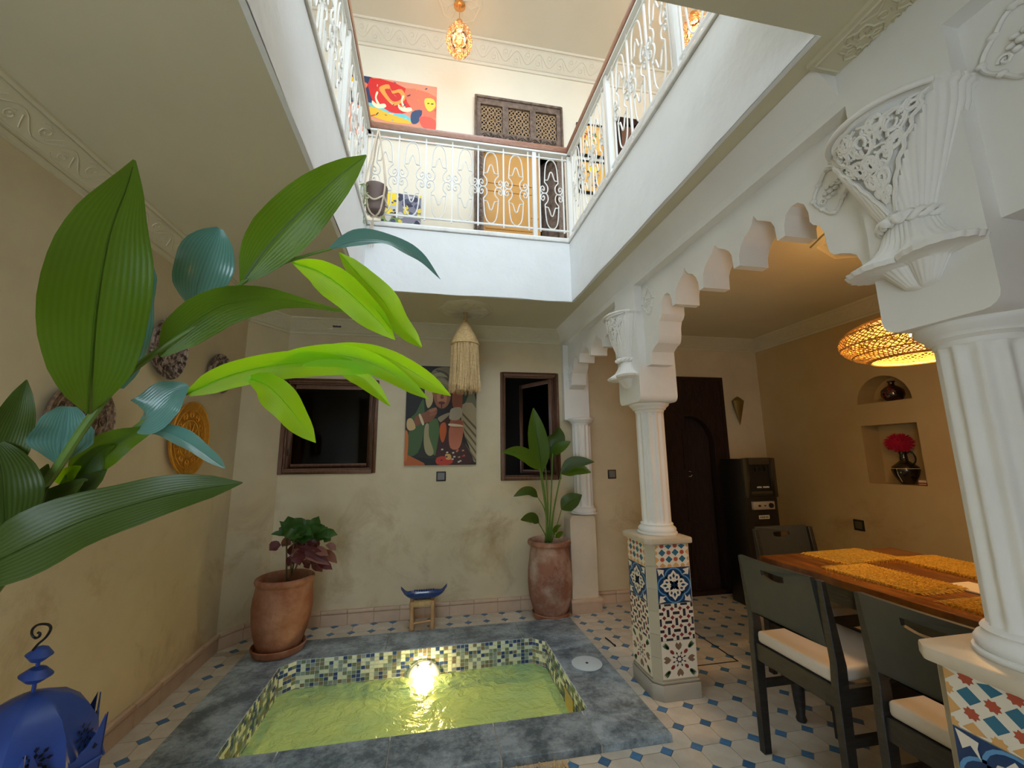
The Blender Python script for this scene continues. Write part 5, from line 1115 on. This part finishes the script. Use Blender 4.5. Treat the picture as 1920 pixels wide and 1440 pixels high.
LV=[ # midrib px (x,y,D), half width px, depth for scale, material, tilt, fold
 ([(168,775,.86),(172,690,.80),(182,570,.77),(205,440,.78),(236,355,.80),(252,300,.81)],74,.80,LF_MID,(.15,0,0),.14,(.05,.45,.75,.92,1,.97,.85,.64,.36,.03)),
 ([(222,728,.90),(232,660,.92),(243,590,.93),(256,530,.94),(272,484,.95)],36,.92,LF_TEAL,(.5,.2,.6),.2,(.2,.62,.88,1,1,.98,.95,.9,.72,.25)),
 ([(362,580,.98),(372,530,.99),(388,480,1.0),(412,428,1.0)],46,.99,LF_TEAL,(.3,.1,.6),.22,(.12,.55,.82,.95,1,1,.95,.85,.62,.12)),
 ([(452,532,1.0),(500,465,1.0),(565,395,1.0),(630,335,1.0),(687,291,.98)],46,1.0,LF_MID,(-.2,0,-.5),.25,(.05,.55,.85,1,1,.95,.85,.68,.42,.03)),
 ([(300,668,.90),(350,615,.92),(420,572,.95),(500,560,1.0),(570,568,1.05),(640,582,1.10),(722,586,1.15)],38,.95,LF_MID,(0,0,-.3),.3,(.1,.8,1,.95,.72,.42,.2,.10,.06,.02)),
 ([(548,492,1.04),(600,510,1.05),(650,545,1.07),(700,592,1.10),(741,637,1.12)],33,1.08,LF_LIME,(-.3,.1,-.2),.35,(.05,.5,.8,.95,1,1,.9,.72,.45,.03)),
 ([(636,474,1.08),(672,515,1.09),(715,560,1.11),(745,605,1.13),(790,651,1.15)],25,1.12,LF_LIME,(.4,.1,.1),.35,(.05,.5,.8,.95,1,1,.95,.8,.55,.08)),
 ([(615,468,1.08),(670,452,1.12),(730,456,1.17),(785,484,1.21),(826,524,1.24)],22,1.15,LF_TEAL,(0,0,.9),.4,(.08,.6,.9,1,1,.9,.75,.55,.3,.02)),
 ([(352,738,1.0),(430,704,1.03),(520,684,1.07),(610,682,1.12),(720,697,1.18)],27,1.05,LF_LIME,(0,0,-.3),.3,(.2,.75,.95,1,1,1,.9,.7,.38,.03)),
 ([(585,655,1.12),(650,653,1.15),(710,664,1.18),(765,692,1.20),(845,742,1.23)],20,1.18,LF_LIME,(0,0,-.2),.3,(.05,.4,.62,.72,.8,.95,1,.92,.6,.05)),
 ([(490,680,1.08),(570,668,1.10),(650,668,1.13),(720,692,1.16),(803,748,1.19)],22,1.14,LF_LIME,(0,.1,-.1),.35,(.1,.5,.8,.95,1,1,.9,.72,.5,.05)),
 ([(640,695,1.15),(670,705,1.16),(700,728,1.17),(732,762,1.18)],16,1.16,LF_LIME,(.2,0,0),.3,(.3,.8,1,1,.95,.85,.7,.5,.3,.03)),
 ([(462,708,1.05),(500,722,1.05),(535,755,1.05),(565,795,1.04),(592,830,1.03)],30,1.05,LF_LIME,(-.3,0,-.1),.25,(.08,.55,.85,1,1,.95,.85,.66,.4,.02)),
 ([(262,800,.98),(285,775,.97),(315,745,.98),(352,722,1.0)],38,.98,LF_TEAL,(.2,.1,.8),.2,(.15,.75,1,1,.95,.9,.85,.75,.5,.15)),
 ([(150,905,.96),(175,860,.96),(225,825,.97),(280,806,.98)],30,.97,LF_MID,(0,0,-.2),.3,(.1,.65,.9,1,1,.95,.85,.7,.5,.25)),
 ([(275,806,.98),(320,812,.99),(365,838,.99),(422,878,.99)],19,.98,LF_TEAL,(0,0,.8),.3,(.3,.8,1,1,.95,.9,.8,.66,.45,.08)),
 ([(-70,1085,.72),(40,1030,.74),(160,975,.78),(290,935,.82),(380,917,.85),(455,905,.88)],58,.78,LF_DARK,(0,0,.4),.16,(.5,.8,.98,1,.95,.82,.72,.62,.42,.02)),
 ([(-20,900,.82),(5,840,.82),(30,775,.82),(50,712,.82)],34,.82,LF_DARK,(.2,0,.1),.2,(.5,.8,.95,1,.95,.88,.75,.56,.34,.03)),
 ([(5,1010,.80),(5,950,.80),(0,880,.80),(-20,820,.81)],52,.80,LF_DARK,(.2,0,.1),.15,(.3,.7,.9,1,1,.95,.85,.66,.4,.03)),
 ([(108,868,.87),(112,830,.88),(118,795,.88),(125,762,.88)],46,.88,LF_TEAL,(.4,0,.5),.2,(.1,.45,.75,.95,1,1,.8,.7,.55,.3)),
 ([(60,985,.92),(100,940,.92),(150,905,.92),(165,900,.92)],26,.92,LF_DARK,(0,0,.3),.2,(.4,.8,1,1,.95,.8,.65,.5,.3,.05)),
 ([(120,960,.95),(150,900,.95),(185,850,.96),(215,835,.96)],24,.95,LF_MID,(0,0,-.2),.2,(.3,.7,1,1,.95,.9,.8,.6,.4,.05)),
 ([(60,1010,.94),(95,975,.94),(130,930,.95),(200,880,.96)],30,.95,LF_DARK,(0,0,-.2),.2,(.3,.7,1,1,.95,.9,.8,.6,.4,.05)),
 ([(-40,1020,.86),(20,970,.86),(70,905,.87),(90,870,.87)],30,.86,LF_DARK,(0,0,-.2),.2,(.3,.7,1,1,.95,.9,.8,.6,.4,.05)),
 ([(105,905,.93),(125,890,.93),(140,880,.93),(152,874,.93)],14,.93,LF_LIME,(0,0,0),.2,(.3,.8,1,1,1,.9,.8,.6,.4,.1)),
]
for i,(mp,hw,D,m_,tl,fo,shp) in enumerate(LV):
    leaf([q(*p) for p in mp],[hw/FPX*D*x*1.0 for x in shp],None,cam_n(tl),m_,'leaf',gp,{'backlit_lime_leaf':'pale lime leaf with backlight put into its colour','sky_sheen_leaf':'leaf with blue-green sky sheen put into its colour'}.get(m_.name),n=24,fold=fo,wave=.13,seed=i,across=8)
tub=G(); tub.lathe([(.13,0),(.15,.02),(.19,.30),(.20,.31),(.20,.34),(.185,.34),(.17,.30),(0,.30)],(-1.17,.80,0),40)
tag(tub.build('plant_tub',TERRA),'terracotta tub of the foreground plant below the left frame edge','pot')
# ------------------------------------------------------------------ blue lanterns
lc=at(62,1300,D=1.1); lx,ly,lz=lc.x,lc.y,lc.z
t=thing('moroccan_lantern','blue punched metal lantern with a domed top and curled hook, bottom left','lantern',(lx,ly,0))
g=G(); hexr=lambda a,z: 1/ max(.86,cos(((a+PI/8)%(PI/4))-PI/8))*.98 
zt=lz
g.lathe([(.006,zt+.004),(.03,zt-.002),(.07,zt-.020),(.105,zt-.052),(.128,zt-.095),(.138,zt-.15),(.140,zt-.20)],(lx,ly,0),48,mod=hexr); g.build('dome',BLUEMET,t,smooth=22)
g=G(); g.lathe([(.125,zt-.20),(.125,.16),(.145,.12),(.15,.02),(.14,0)],(lx,ly,0),8); g.build('body',BLUEMET,t,smooth=20)
# crown collar: eight pointed panels
NP=6
for k in range(NP):
    a0=2*PI*k/NP+.15; a1=2*PI*(k+1)/NP+.15; r=.156; z0=zt-.345; g=G()
    A0=Vector((lx+r*cos(a0),ly+r*sin(a0),0)); B0=Vector((lx+r*cos(a1),ly+r*sin(a1),0)); d=(B0-A0); L=d.length; d.normalize(); nn=Vector((cos((a0+a1)/2),sin((a0+a1)/2),0))
    top=[(0,.345),(.06,.30),(.10,.27),(.16,.255),(.22,.225),(.30,.215),(.36,.19),(.44,.19),(.5,.21),(.56,.19),(.64,.19),(.70,.215),(.78,.225),(.84,.255),(.90,.27),(.94,.30),(1,.345)]
    top=[(u,.19+(v-.19)*.50) for u,v in top]; lp_=[(0,0),(L,0)]+[(u*L,v) for u,v in top[::-1]]
    g.prism([lp_],0,.003,lambda u,v,h:tuple(A0+d*u+nn*(h+v*.03)+Vector((0,0,z0+v)))); pn=g.build('crown_panel',BLUEMET,t,smooth=0)
    g=G()
    for u,v in [(.12,.10),(.25,.16),(.4,.08),(.5,.14),(.62,.09),(.75,.16),(.88,.1),(.2,.05),(.8,.05),(.12,.2),(.88,.2),(.5,.06)]:
        p=A0+d*(u*L)+nn*(.0042+v*.03)+Vector((0,0,z0+v)); e=.008; g.poly([p+d*e,p+Vector((0,0,e*1.2)),p-d*e*.7,p-Vector((0,0,e*.7))])
    g.build('painted_hole_patches',BLKHOLE,t,smooth=0,kind='stuff')  # dark patches on the panels, shade of punched holes put into colour
    g=G(); g.tube([A0+nn*(.006+.19*.03)+Vector((0,0,z0+.165)),B0+nn*(.006+.19*.03)+Vector((0,0,z0+.165))],.004,5); g.build('crown_band',BLUEMET,t)
g=G()
for k in range(8):
    am=2*PI*k/8
    for (dz,pat) in ((-.115,8),(-.17,6)):
        for i in range(pat):
            a=2*PI*i/pat; rad=.022 if dz>-.15 else .012
            for rad in ((.012,.024) if dz>-.15 else (.014,)):
                da=rad*cos(a)/.135; z=zt+dz+rad*sin(a); r=.1405*(.92 if z>zt-.10 else 1)*(.985) if z<zt-.09 else .125
                rr_=[(.138,-.15),(.128,-.095),(.105,-.052)]
                zz=z-zt; r=.139 if zz<-.15 else (.128+(.138-.128)*(-.095-zz)/.055 if zz<-.095 else .105+(.023)*(-.052-zz)/.043)
                td=Vector((-sin(am),cos(am),0)); r=r*.98+.0032; p=Vector((lx+r*cos(am),ly+r*sin(am),z))+td*(rad*cos(a)); up=Vector((0,0,1)); cc,ss=cos(a),sin(a); e=.0072
                e1=td*cc+up*ss; e2=td*-ss+up*cc; g.poly([p+e1*e,p+e2*e*.6,p-e1*e*.8,p-e2*e*.6])
g.build('painted_hole_patches',BLKHOLE,t,smooth=0,kind='stuff')  # dark patches on the dome, shade of punched holes put into colour
g=G(); g.tube([(lx,ly,zt-.002),(lx,ly,zt+.115)],.005,6); g.build('finial_rod',BLUEMET,t)
tx=Vector((.0,0,0))
for zz,r in ((.045,.034),(.095,.028)):
    g=G(); M=Matrix.Translation((lx,ly,zt+zz))@Matrix.Rotation(math.radians(12),4,'Y'); g.lathe([(0,-.022),(r*.5,-.016),(r,0),(r*.5,.016),(0,.022)],n=24,M=M); g.build('finial_disc',BLUEMET,t,smooth=20)
g=G(); hk=[(62,1219),(72,1207),(86,1195),(95,1180),(92,1172),(82,1170),(70,1172),(61,1180),(60,1190),(66,1196),(73,1194),(75,1188),(71,1186)]
g.tube(cr([at(x,y,D=1.1) for x,y in hk],4),.0032,6); g.build('curled_hook',BLKIRON,t,smooth=60)
# ------------------------------------------------------------------ stool and boat dish
sx0,sx1,sy0,sy1=-.128,.058,3.395,3.545; t=thing('rush_stool','tiny pale wooden stool with rush seat holding the blue dish','stool',(-.035,3.47,0))
for x in (sx0+.018,sx1-.018):
    for y in (sy0+.018,sy1-.018):
        g=G(); g.tube(cr([(x,y,0.0),(x+.002,y,.08),(x-.001,y,.16),(x,y,.216)],3),[.0165+.0025*sin(i) for i in range(10)],10); g.build('leg',STOOLW,t,smooth=50)
for z in (.065,.155):
    for y in (sy0+.018,sy1-.018): 
        if z<.1: g=G(); g.tube([(sx0+.02,y,z),(-.035,y,z+.006),(sx1-.02,y,z+.012)],.0085,8); g.build('rung',STOOLW,t)
for x in (sx0+.018,sx1-.018): g=G(); g.tube([(x,sy0+.02,.10),(x,sy1-.02,.10)],.008,8); g.build('rung',STOOLW,t)
g=G(); n=15
for i in range(n):
    x=sx0+.036+(sx1-sx0-.072)*i/(n-1); g.tube([(x,sy0+.006,.185),(x,sy0+.002,.20),(x,sy0+.012,.212),(x,sy1-.012,.212),(x,sy1-.002,.20),(x,sy1-.006,.185)],.0056,6)
g.build('rush_seat',ROPE,t,smooth=60)
bt=G(); n=28; bx0,bx1=at(752,1100,Y=3.46).x,at(838,1100,Y=3.46).x; cxb=(bx0+bx1)/2; hl=(bx1-bx0)/2; rows=[]
for i in range(n+1):
    u=-1+2*i/n; x=cxb+hl*u; e=max(0,1-abs(u)**2.2); hw=.005+.052*e**.7; zk_=.217+.006*abs(u)+.064*max(0,(abs(u)-.25)/.75)**2.6; zt_=.268+(.048*((abs(u)-.74)/.26)**1.3 if abs(u)>.74 else 0)
    if abs(u)>.9: zk_=max(zk_,zt_-.022)
    row=[]
    for j in range(9):
        a=PI*j/8; row.append((x,3.46-hw*cos(a),zk_+(zt_-zk_)*(1-sin(a))))
    for j in range(1,8):
        a=PI*(8-j)/8; row.append((x,3.46-hw*.84*cos(a),zk_+.010+(zt_-zk_-.010)*(1-sin(a))+.001))
    rows.append(row)
m_=len(rows[0])
for r_ in rows: bt.v+= [Vector(p) for p in r_]
for i in range(n):
    for j in range(m_): a=i*m_+j; b_=i*m_+(j+1)%m_; bt.f.append([a,b_,b_+m_,a+m_]); bt.mi.append(0)
bt.f.append(list(range(m_))); bt.mi.append(0); bt.f.append([n*m_+j for j in range(m_)]); bt.mi.append(0)
t=thing('boat_dish','cobalt blue boat-shaped ceramic dish with upturned ends on the stool','dish',(cxb,3.46,.22)); bt.build('hull',BLUEGL,t,smooth=60)
g=G()
for k in range(9):
    x=cxb-.07+.0175*k
    for y in (3.46-.050,3.46+.050): g.lathe([(0,-.007),(.008,-.003),(.009,.002),(.005,.008),(0,.009)],(x,y,.264),8)
g.build('beaded_rim',BLUEGL,t,kind='stuff')
# ------------------------------------------------------------------ niche objects
def lathething(name,label,cat,c,prof,m_,n=28):
    t=thing(name,label,cat,c); g=G(); g.lathe(prof,c,n); g.build('body',m_,t,smooth=60); return t
t=lathething('round_vase','round red and black glazed vase in the arched niche','vase',(XR+.075,2.50,1.655),[(0,0),(.03,0),(.055,.015),(.072,.05),(.068,.085),(.045,.11),(.022,.122),(.018,.14),(.026,.155),(.022,.157),(.014,.14),(0,.135)],GLAZE)
t=lathething('handled_jug','dark glazed jug with ivory line holding magenta pompom flower','jug',(XR+.075,2.50,1.046),[(0,0),(.035,0),(.04,.005),(.07,.06),(.082,.10),(.078,.125),(.05,.15),(.026,.17),(.022,.215),(.028,.235),(.024,.237),(.017,.215),(0,.21)],GLAZEB)
g=G(); g.tube(cr([(XR+.075,2.50-.022,1.046+.225),(XR+.075,2.50-.05,1.046+.235),(XR+.075,2.50-.075,1.046+.20),(XR+.075,2.50-.072,1.046+.165),(XR+.075,2.50-.055,1.046+.145)],4),.0065,6); g.build('handle',GLAZEB,t)
g=G(); g.tube([(XR+.075+.0815*cos(a),2.50+.0815*sin(a),1.046+.115) for a in [2*PI*i/40 for i in range(40)]],.0022,4,closed=True); g.tube([(XR+.075-.0815,2.50,1.046+.115),(XR+.075-.076,2.50,1.046+.07),(XR+.075-.048,2.50,1.046+.02)],.0022,4); g.build('slip_line',WLINE,t)
fp=Vector((XR+.075,2.515,1.046+.30)); t=thing('magenta_flower','bright magenta fluffy pompom flower standing in the dark jug','flower',tuple(fp))
g=G(); rr=random.Random(9)
for k in range(900):
    a=rr.uniform(0,2*PI); zc_=rr.uniform(-1,1); s_=math.sqrt(1-zc_*zc_); d=Vector((.55*s_*cos(a),s_*sin(a),.72*zc_)); g.tube([fp+d*.02,fp+d*rr.uniform(.088,.108)],[.004,.0012],3)
g.build('petals',PINKF,t,smooth=60,kind='stuff')
g=G(); g.lathe([(0,-.055),(.045,-.03),(.06,0),(.045,.035),(0,.055)],tuple(fp),16,sx=.7); g.build('flower_core',PINKF,t)
g=G(); g.tube([fp,(XR+.075,2.50,1.046+.215)],.004,5); g.build('flower_stem',STEM,t)
g=G(); g.box(XR+.03,2.345,1.046,XR+.10,2.405,1.066,0); g.box(XR+.032,2.35,1.066,XR+.095,2.40,1.084,1)
g.box(XR+.0285,2.35,1.052,XR+.03,2.40,1.060,1); tag(g.build('trinket_box',[flat('box_red',(130,30,26)),flat('box_cream',(214,190,160))],bevel=.002,bseg=1),'small red and cream trinket box in the square niche','box')
# ------------------------------------------------------------------ dining table
TX0,TX1,TY0,TY1,TZ=1.725,2.585,.42,2.035,.745
t=thing('dining_table','dark lacquered wooden dining table with woven yellow placemats','table',(2.15,1.23,0))
for i in range(5):
    w_=(TX1-TX0)/5; g=G(); g.box(TX0+w_*i+.0006,TY0,TZ-.032,TX0+w_*(i+1)-.0006,TY1,TZ); g.build('top_plank',TABLEW,t,bevel=.0015,bseg=1)
g=G(); ringframe2=lambda g:None
g.box(TX0+.05,TY0+.06,TZ-.12,TX0+.075,TY1-.06,TZ-.033); g.box(TX1-.075,TY0+.06,TZ-.12,TX1-.05,TY1-.06,TZ-.033); g.box(TX0+.075,TY0+.06,TZ-.12,TX1-.075,TY0+.085,TZ-.033); g.box(TX0+.075,TY1-.085,TZ-.12,TX1-.075,TY1-.06,TZ-.033); g.build('apron',BLACKW,t)
for x in (TX0+.07,TX1-.07):
    for y in (TY0+.08,TY1-.08):
        g=G(); g.lathe([(.020,0),(.024,.01),(.018,.03),(.024,.08),(.034,.25),(.036,.45),(.026,.50),(.034,.53),(.036,.62)],(x,y,0),16); g.box(x-.038,y-.038,.62,x+.038,y+.038,TZ-.033); g.build('leg',BLACKW,t,smooth=40)
def placemat(label,cx,cy,lx_,ly_,rz,z=TZ,m_=MATW,fr=True):
    t=thing('placemat',label,'placemat',(cx,cy,z),'woven golden placemats'); R=Matrix.Translation((cx,cy,z))@Matrix.Rotation(rz,4,'Z'); g=G(); n=26
    for i in range(n):
        x=-lx_/2+lx_*(i+.5)/n; g.tube([R@Vector((x,-ly_/2,.004)),R@Vector((x,-ly_/4,.0045+.0006*sin(i))),R@Vector((x,0,.004)),R@Vector((x,ly_/2,.004))],lx_/n*.56,6,flat=.5)
    g.build('weave',m_,t,smooth=60,kind='stuff')
    if fr:
        g=G(); rr=random.Random(int(cx*100))
        for s_ in (1,-1):
            for k in range(70):
                x=s_*lx_/2; y=-ly_/2+ly_*k/69; l=rr.uniform(.018,.035); dy=rr.uniform(-.012,.012); g.tube([R@Vector((x-s_*.004,y,.004)),R@Vector((x+s_*l*.5,y+dy*.5,.006+rr.uniform(0,.004))),R@Vector((x+s_*l,y+dy,.003))],.0013,3)
        g.build('fringe',m_,t,smooth=60,kind='stuff')
    return t
placemat('golden woven placemat across the far end of the table',2.17,1.90,.34,.24,.05)
placemat('golden woven placemat along the near long edge, behind the first chair',1.945,1.56,.37,.25,PI/2+.03)
placemat('golden woven placemat on the side of the table nearest the niches',2.42,1.62,.37,.27,PI/2-.05)
placemat('golden woven placemat cut off by the nearest column',1.93,1.06,.40,.27,PI/2)
pn=at(1812,1098,Z=TZ+.01); g=G(); g.box(pn.x-.05,pn.y-.09,TZ+.0015,pn.x+.09,pn.y+.05,TZ+.006); tag(g.build('napkin',mat('cream_cloth',(.75,.66,.5,1),.9,bump=.2)),'cream cloth napkin lying on the table by the nearest column','napkin')
# chairs
def chair(name,label,X,Y,rz,grp='dark dining chairs with cream seats'):
    t=thing(name,label,'chair',(X,Y,0),grp,rz); L=lambda g,n_,m_,**k:g.build(n_,m_,t,local=True,**k); hw=.215
    for s_ in (1,-1):
        g=G(); y0=s_*hw; y1=s_*(hw-.030)
        lp_=[(-.018,0),(.020,0),(.030,.40),(.034,.52),(-.012,.812),(-.034,.812),(-.012,.53),(-.018,.45)]
        g.prism([lp_],y0,y1,lambda u,v,h:(u,h,v)); L(g,'leg',BLACKW,bevel=.003,bseg=1)
        g=G(); g.prism([[(.375,0),(.40,0),(.412,.44),(.372,.44)]],y0,y1,lambda u,v,h:(u,h,v)); L(g,'leg',BLACKW,bevel=.003,bseg=1)
        g=G(); g.box(.02,min(y0,y1)+.004,.385,.38,max(y0,y1)-.004,.445); L(g,'side_rail',BLACKW,smooth=0)
        g=G(); g.box(.015,min(y0,y1)+.006,.255,.38,max(y0,y1)-.006,.285); L(g,'stretcher',BLACKW,smooth=0)
    g=G(); g.box(-.008,-hw+.03,.375,.014,hw-.03,.445); L(g,'rear_rail',BLACKW,smooth=0)
    g=G(); g.box(.385,-hw+.03,.385,.405,hw-.03,.44); L(g,'front_rail',BLACKW,smooth=0)
    g=G(); g.box(-.002,-hw+.034,.447,.425,hw-.034,.497); L(g,'seat_cushion',CUSH,bevel=.014,bseg=3)
    # back board with hand slot, gently curved
    n=14; us=[-hw+.030+(2*hw-.06)*i/n for i in range(n+1)]
    outer=[(u,.575 if abs(u)<.12 else .575) for u in us]+[(u,.820) for u in us[::-1]]
    slot=[(u,.763-.012*cos(u/.06*PI/2)) for u in [-.06+.012*i for i in range(11)]]+[(u,.785) for u in [.06-.012*i for i in range(11)]]
    g=G(); g.prism([outer,slot],0,.016,lambda u,v,h:(-.008-.165*(v-.56)*.85+h-.014*(1-(u/hw)**2),u,v)); L(g,'back_board',BOARD,smooth=40)
    return t
chair('dining_chair','dark dining chair with cream seat beside the middle column, left of the pair',1.46,1.605,0)
chair('dining_chair','dark dining chair behind the nearest tiled pedestal, right of the pair',1.46,1.055,0)
chair('dining_chair','dark brown chair at the far head of the table near the water dispenser',2.22,2.37,-PI/2)
# ------------------------------------------------------------------ water dispenser
wx,wy=2.99,3.36; A_=at(1392,855,Y=3.22); t=thing('water_dispenser','tall black water dispenser in the dining room corner','dispenser',(A_.x+.16,A_.y+.16,0))
x0,y0=A_.x,A_.y; x1,y1=x0+.32,y0+.30
g=G(); g.box(x0,y0+.02,0,x1,y1,1.235); g.build('cabinet',BLACKPL,t,bevel=.008)
g=G(); ringframe(g,x0,.905,x1,1.24,.055,y0,y0+.03); g.build('dispensing_bay',mat('dark_bronze_plastic',(.055,.048,.03,1),.35),t,bevel=.004)
g=G(); g.box(x0+.055,y0+.018,.96,x1-.055,y0+.024,1.185); g.build('recess',BLACKPL,t,smooth=0)
for k in range(3): g=G(); g.box(x0+.12+.045*k,y0-.002,1.125,x0+.14+.045*k,y0+.02,1.17); g.build('tap',BLACKPL,t,bevel=.003)
g=G()
for k in range(7): g.box(x0+.115+.016*k+(.012 if k>2 else 0),y0-.001,.985,x0+.127+.016*k+(.012 if k>2 else 0),y0+.004,.997+.002*(k%2))
g.build('label_marks',PAPER,t,smooth=0,kind='stuff')
g=G(); g.box(x0+.055,y0-.006,.805,x1-.055,y0+.02,.872); g.build('control_strip',SILVPL,t,bevel=.003)
for xx,r in ((x0+.11,.009),(x0+.165,.005),(x0+.225,.022)):
    g=G(); M=Matrix.Translation((xx,y0-.006,.838))@Matrix.Rotation(PI/2,4,'X'); g.lathe([(r,0),(r*.9,.012),(0,.014)],n=18,M=M); g.build('knob',BLACKPL,t)
g=G(); g.box(x0+.115,y0+.012,.725,x0+.215,y0+.021,.755); g.build('badge',PAPER,t,smooth=0)
g=G(); 
for k in range(5): g.box(x0+.125+.017*k,y0+.0105,.733,x0+.133+.017*k,y0+.0125,.747)
g.build('badge_marks',BLACKPL,t,smooth=0,kind='stuff')
g=G(); g.box(x0+.10,y0+.012,.56,x0+.15,y0+.0205,.66); g.build('paper_sticker',PAPER,t,smooth=0)
# ------------------------------------------------------------------ hanging planter
px_,py_,pz_=-.425,2.835,3.0; t=thing('hanging_planter','grey-brown pot in a macrame sling hung at the left balustrade corner','planter',(px_,py_,pz_))
g=G(); g.lathe([(0,0),(.055,0),(.062,.01),(.072,.16),(.080,.175),(.080,.195),(.070,.197),(.064,.17),(0,.165)],(px_,py_,pz_),32); g.build('pot',POTG,t,smooth=50)
g=G()
for k in range(4):
    a=PI/4+PI/2*k; g.tube(cr([(px_,py_,pz_-.03),(px_+.05*cos(a),py_+.05*sin(a),pz_-.008),(px_+.085*cos(a),py_+.085*sin(a),pz_+.10),(px_+.092*cos(a),py_+.092*sin(a),pz_+.20),(px_+.05*cos(a),py_+.05*sin(a)+.01,pz_+.45),(px_-.01,py_+.03,pz_+.70)],5),.0065,5)
    b_=a+PI/2; g.tube(cr([(px_+.085*cos(a),py_+.085*sin(a),pz_+.10),(px_+.083*cos(a+.78),py_+.083*sin(a+.78),pz_+.05),(px_+.085*cos(b_),py_+.085*sin(b_),pz_+.10)],4),.006,5)
for k in range(12): a=k*.9; g.tube([(px_-.01,py_,pz_-.03),(px_-.02+.014*cos(a),py_+.014*sin(a),pz_-.12),(px_-.02+.02*cos(a),py_+.02*sin(a),pz_-.26)],.0022,3)
g.build('macrame_sling',MAC,t,smooth=60)
iv=thing('trailing_ivy','thin variegated ivy trailing from the hanging planter','plant',(px_,py_,pz_+.17)); rr=random.Random(4)
LIV=leafmat('variegated_ivy_leaf',(.30,.42,.22,1),(.4,.5,.2,1),.45,.3)
for s_ in range(5):
    dx=-.03-.018*s_; L_=[.30,.42,.75,.34,.22][s_]; pts=[(px_+dx*.5,py_-.03,pz_+.18),(px_+dx-.02,py_-.085,pz_+.15)]+[(px_+dx-.025+.008*sin(k*1.7+s_),py_-.09+.006*cos(k),pz_+.15-L_*(k+1)/5) for k in range(5)]
    P=cr(pts,4); g=G(); g.tube(P,.0018,4); g.build('vine',STEM,iv,smooth=60)
    for k in range(4,len(P),2):
        if s_==2 and k>len(P)-9 and k%4: continue
        p=P[k]; a=rr.uniform(0,6); d=Vector((cos(a)*.8,-.35,sin(a)*.5-.3)).normalized(); sz=rr.uniform(.016,.028); leaf([p,p+d*sz*.5,p+d*sz],[sz*x for x in (.05,.45,.5,.35,.03)],None,Vector((0,-.8,.5)),LIV,'leaf',iv,n=4,fold=.15,seed=k,across=2)
# straw mat at the pool edge
mt=thing('straw_mat','straw mat with ragged fringe lying at the near pool edge','mat',(.45,1.70,0)); g=G()
mx0,mx1=at(905,1438,Z=.01).x-.35,at(1062,1425,Z=.01).x
for k in range(44):
    x=mx0+(mx1-mx0)*(k+.5)/44; g.tube([(x,1.35,.006),(x,1.6,.0065),(x,1.90,.006)],(mx1-mx0)/44*.56,5,flat=.7)
g.build('weave',STRAW,mt,smooth=60,kind='stuff'); g=G(); rr=random.Random(6)
for k in range(160): x=mx0+(mx1-mx0)*k/159; g.tube([(x,1.895,.007),(x+rr.uniform(-.01,.01),1.92,.010),(x+rr.uniform(-.012,.012),1.935+rr.uniform(-.01,.006),.008)],.0013,3)
g.build('fringe',STRAW,mt,smooth=60,kind='stuff')
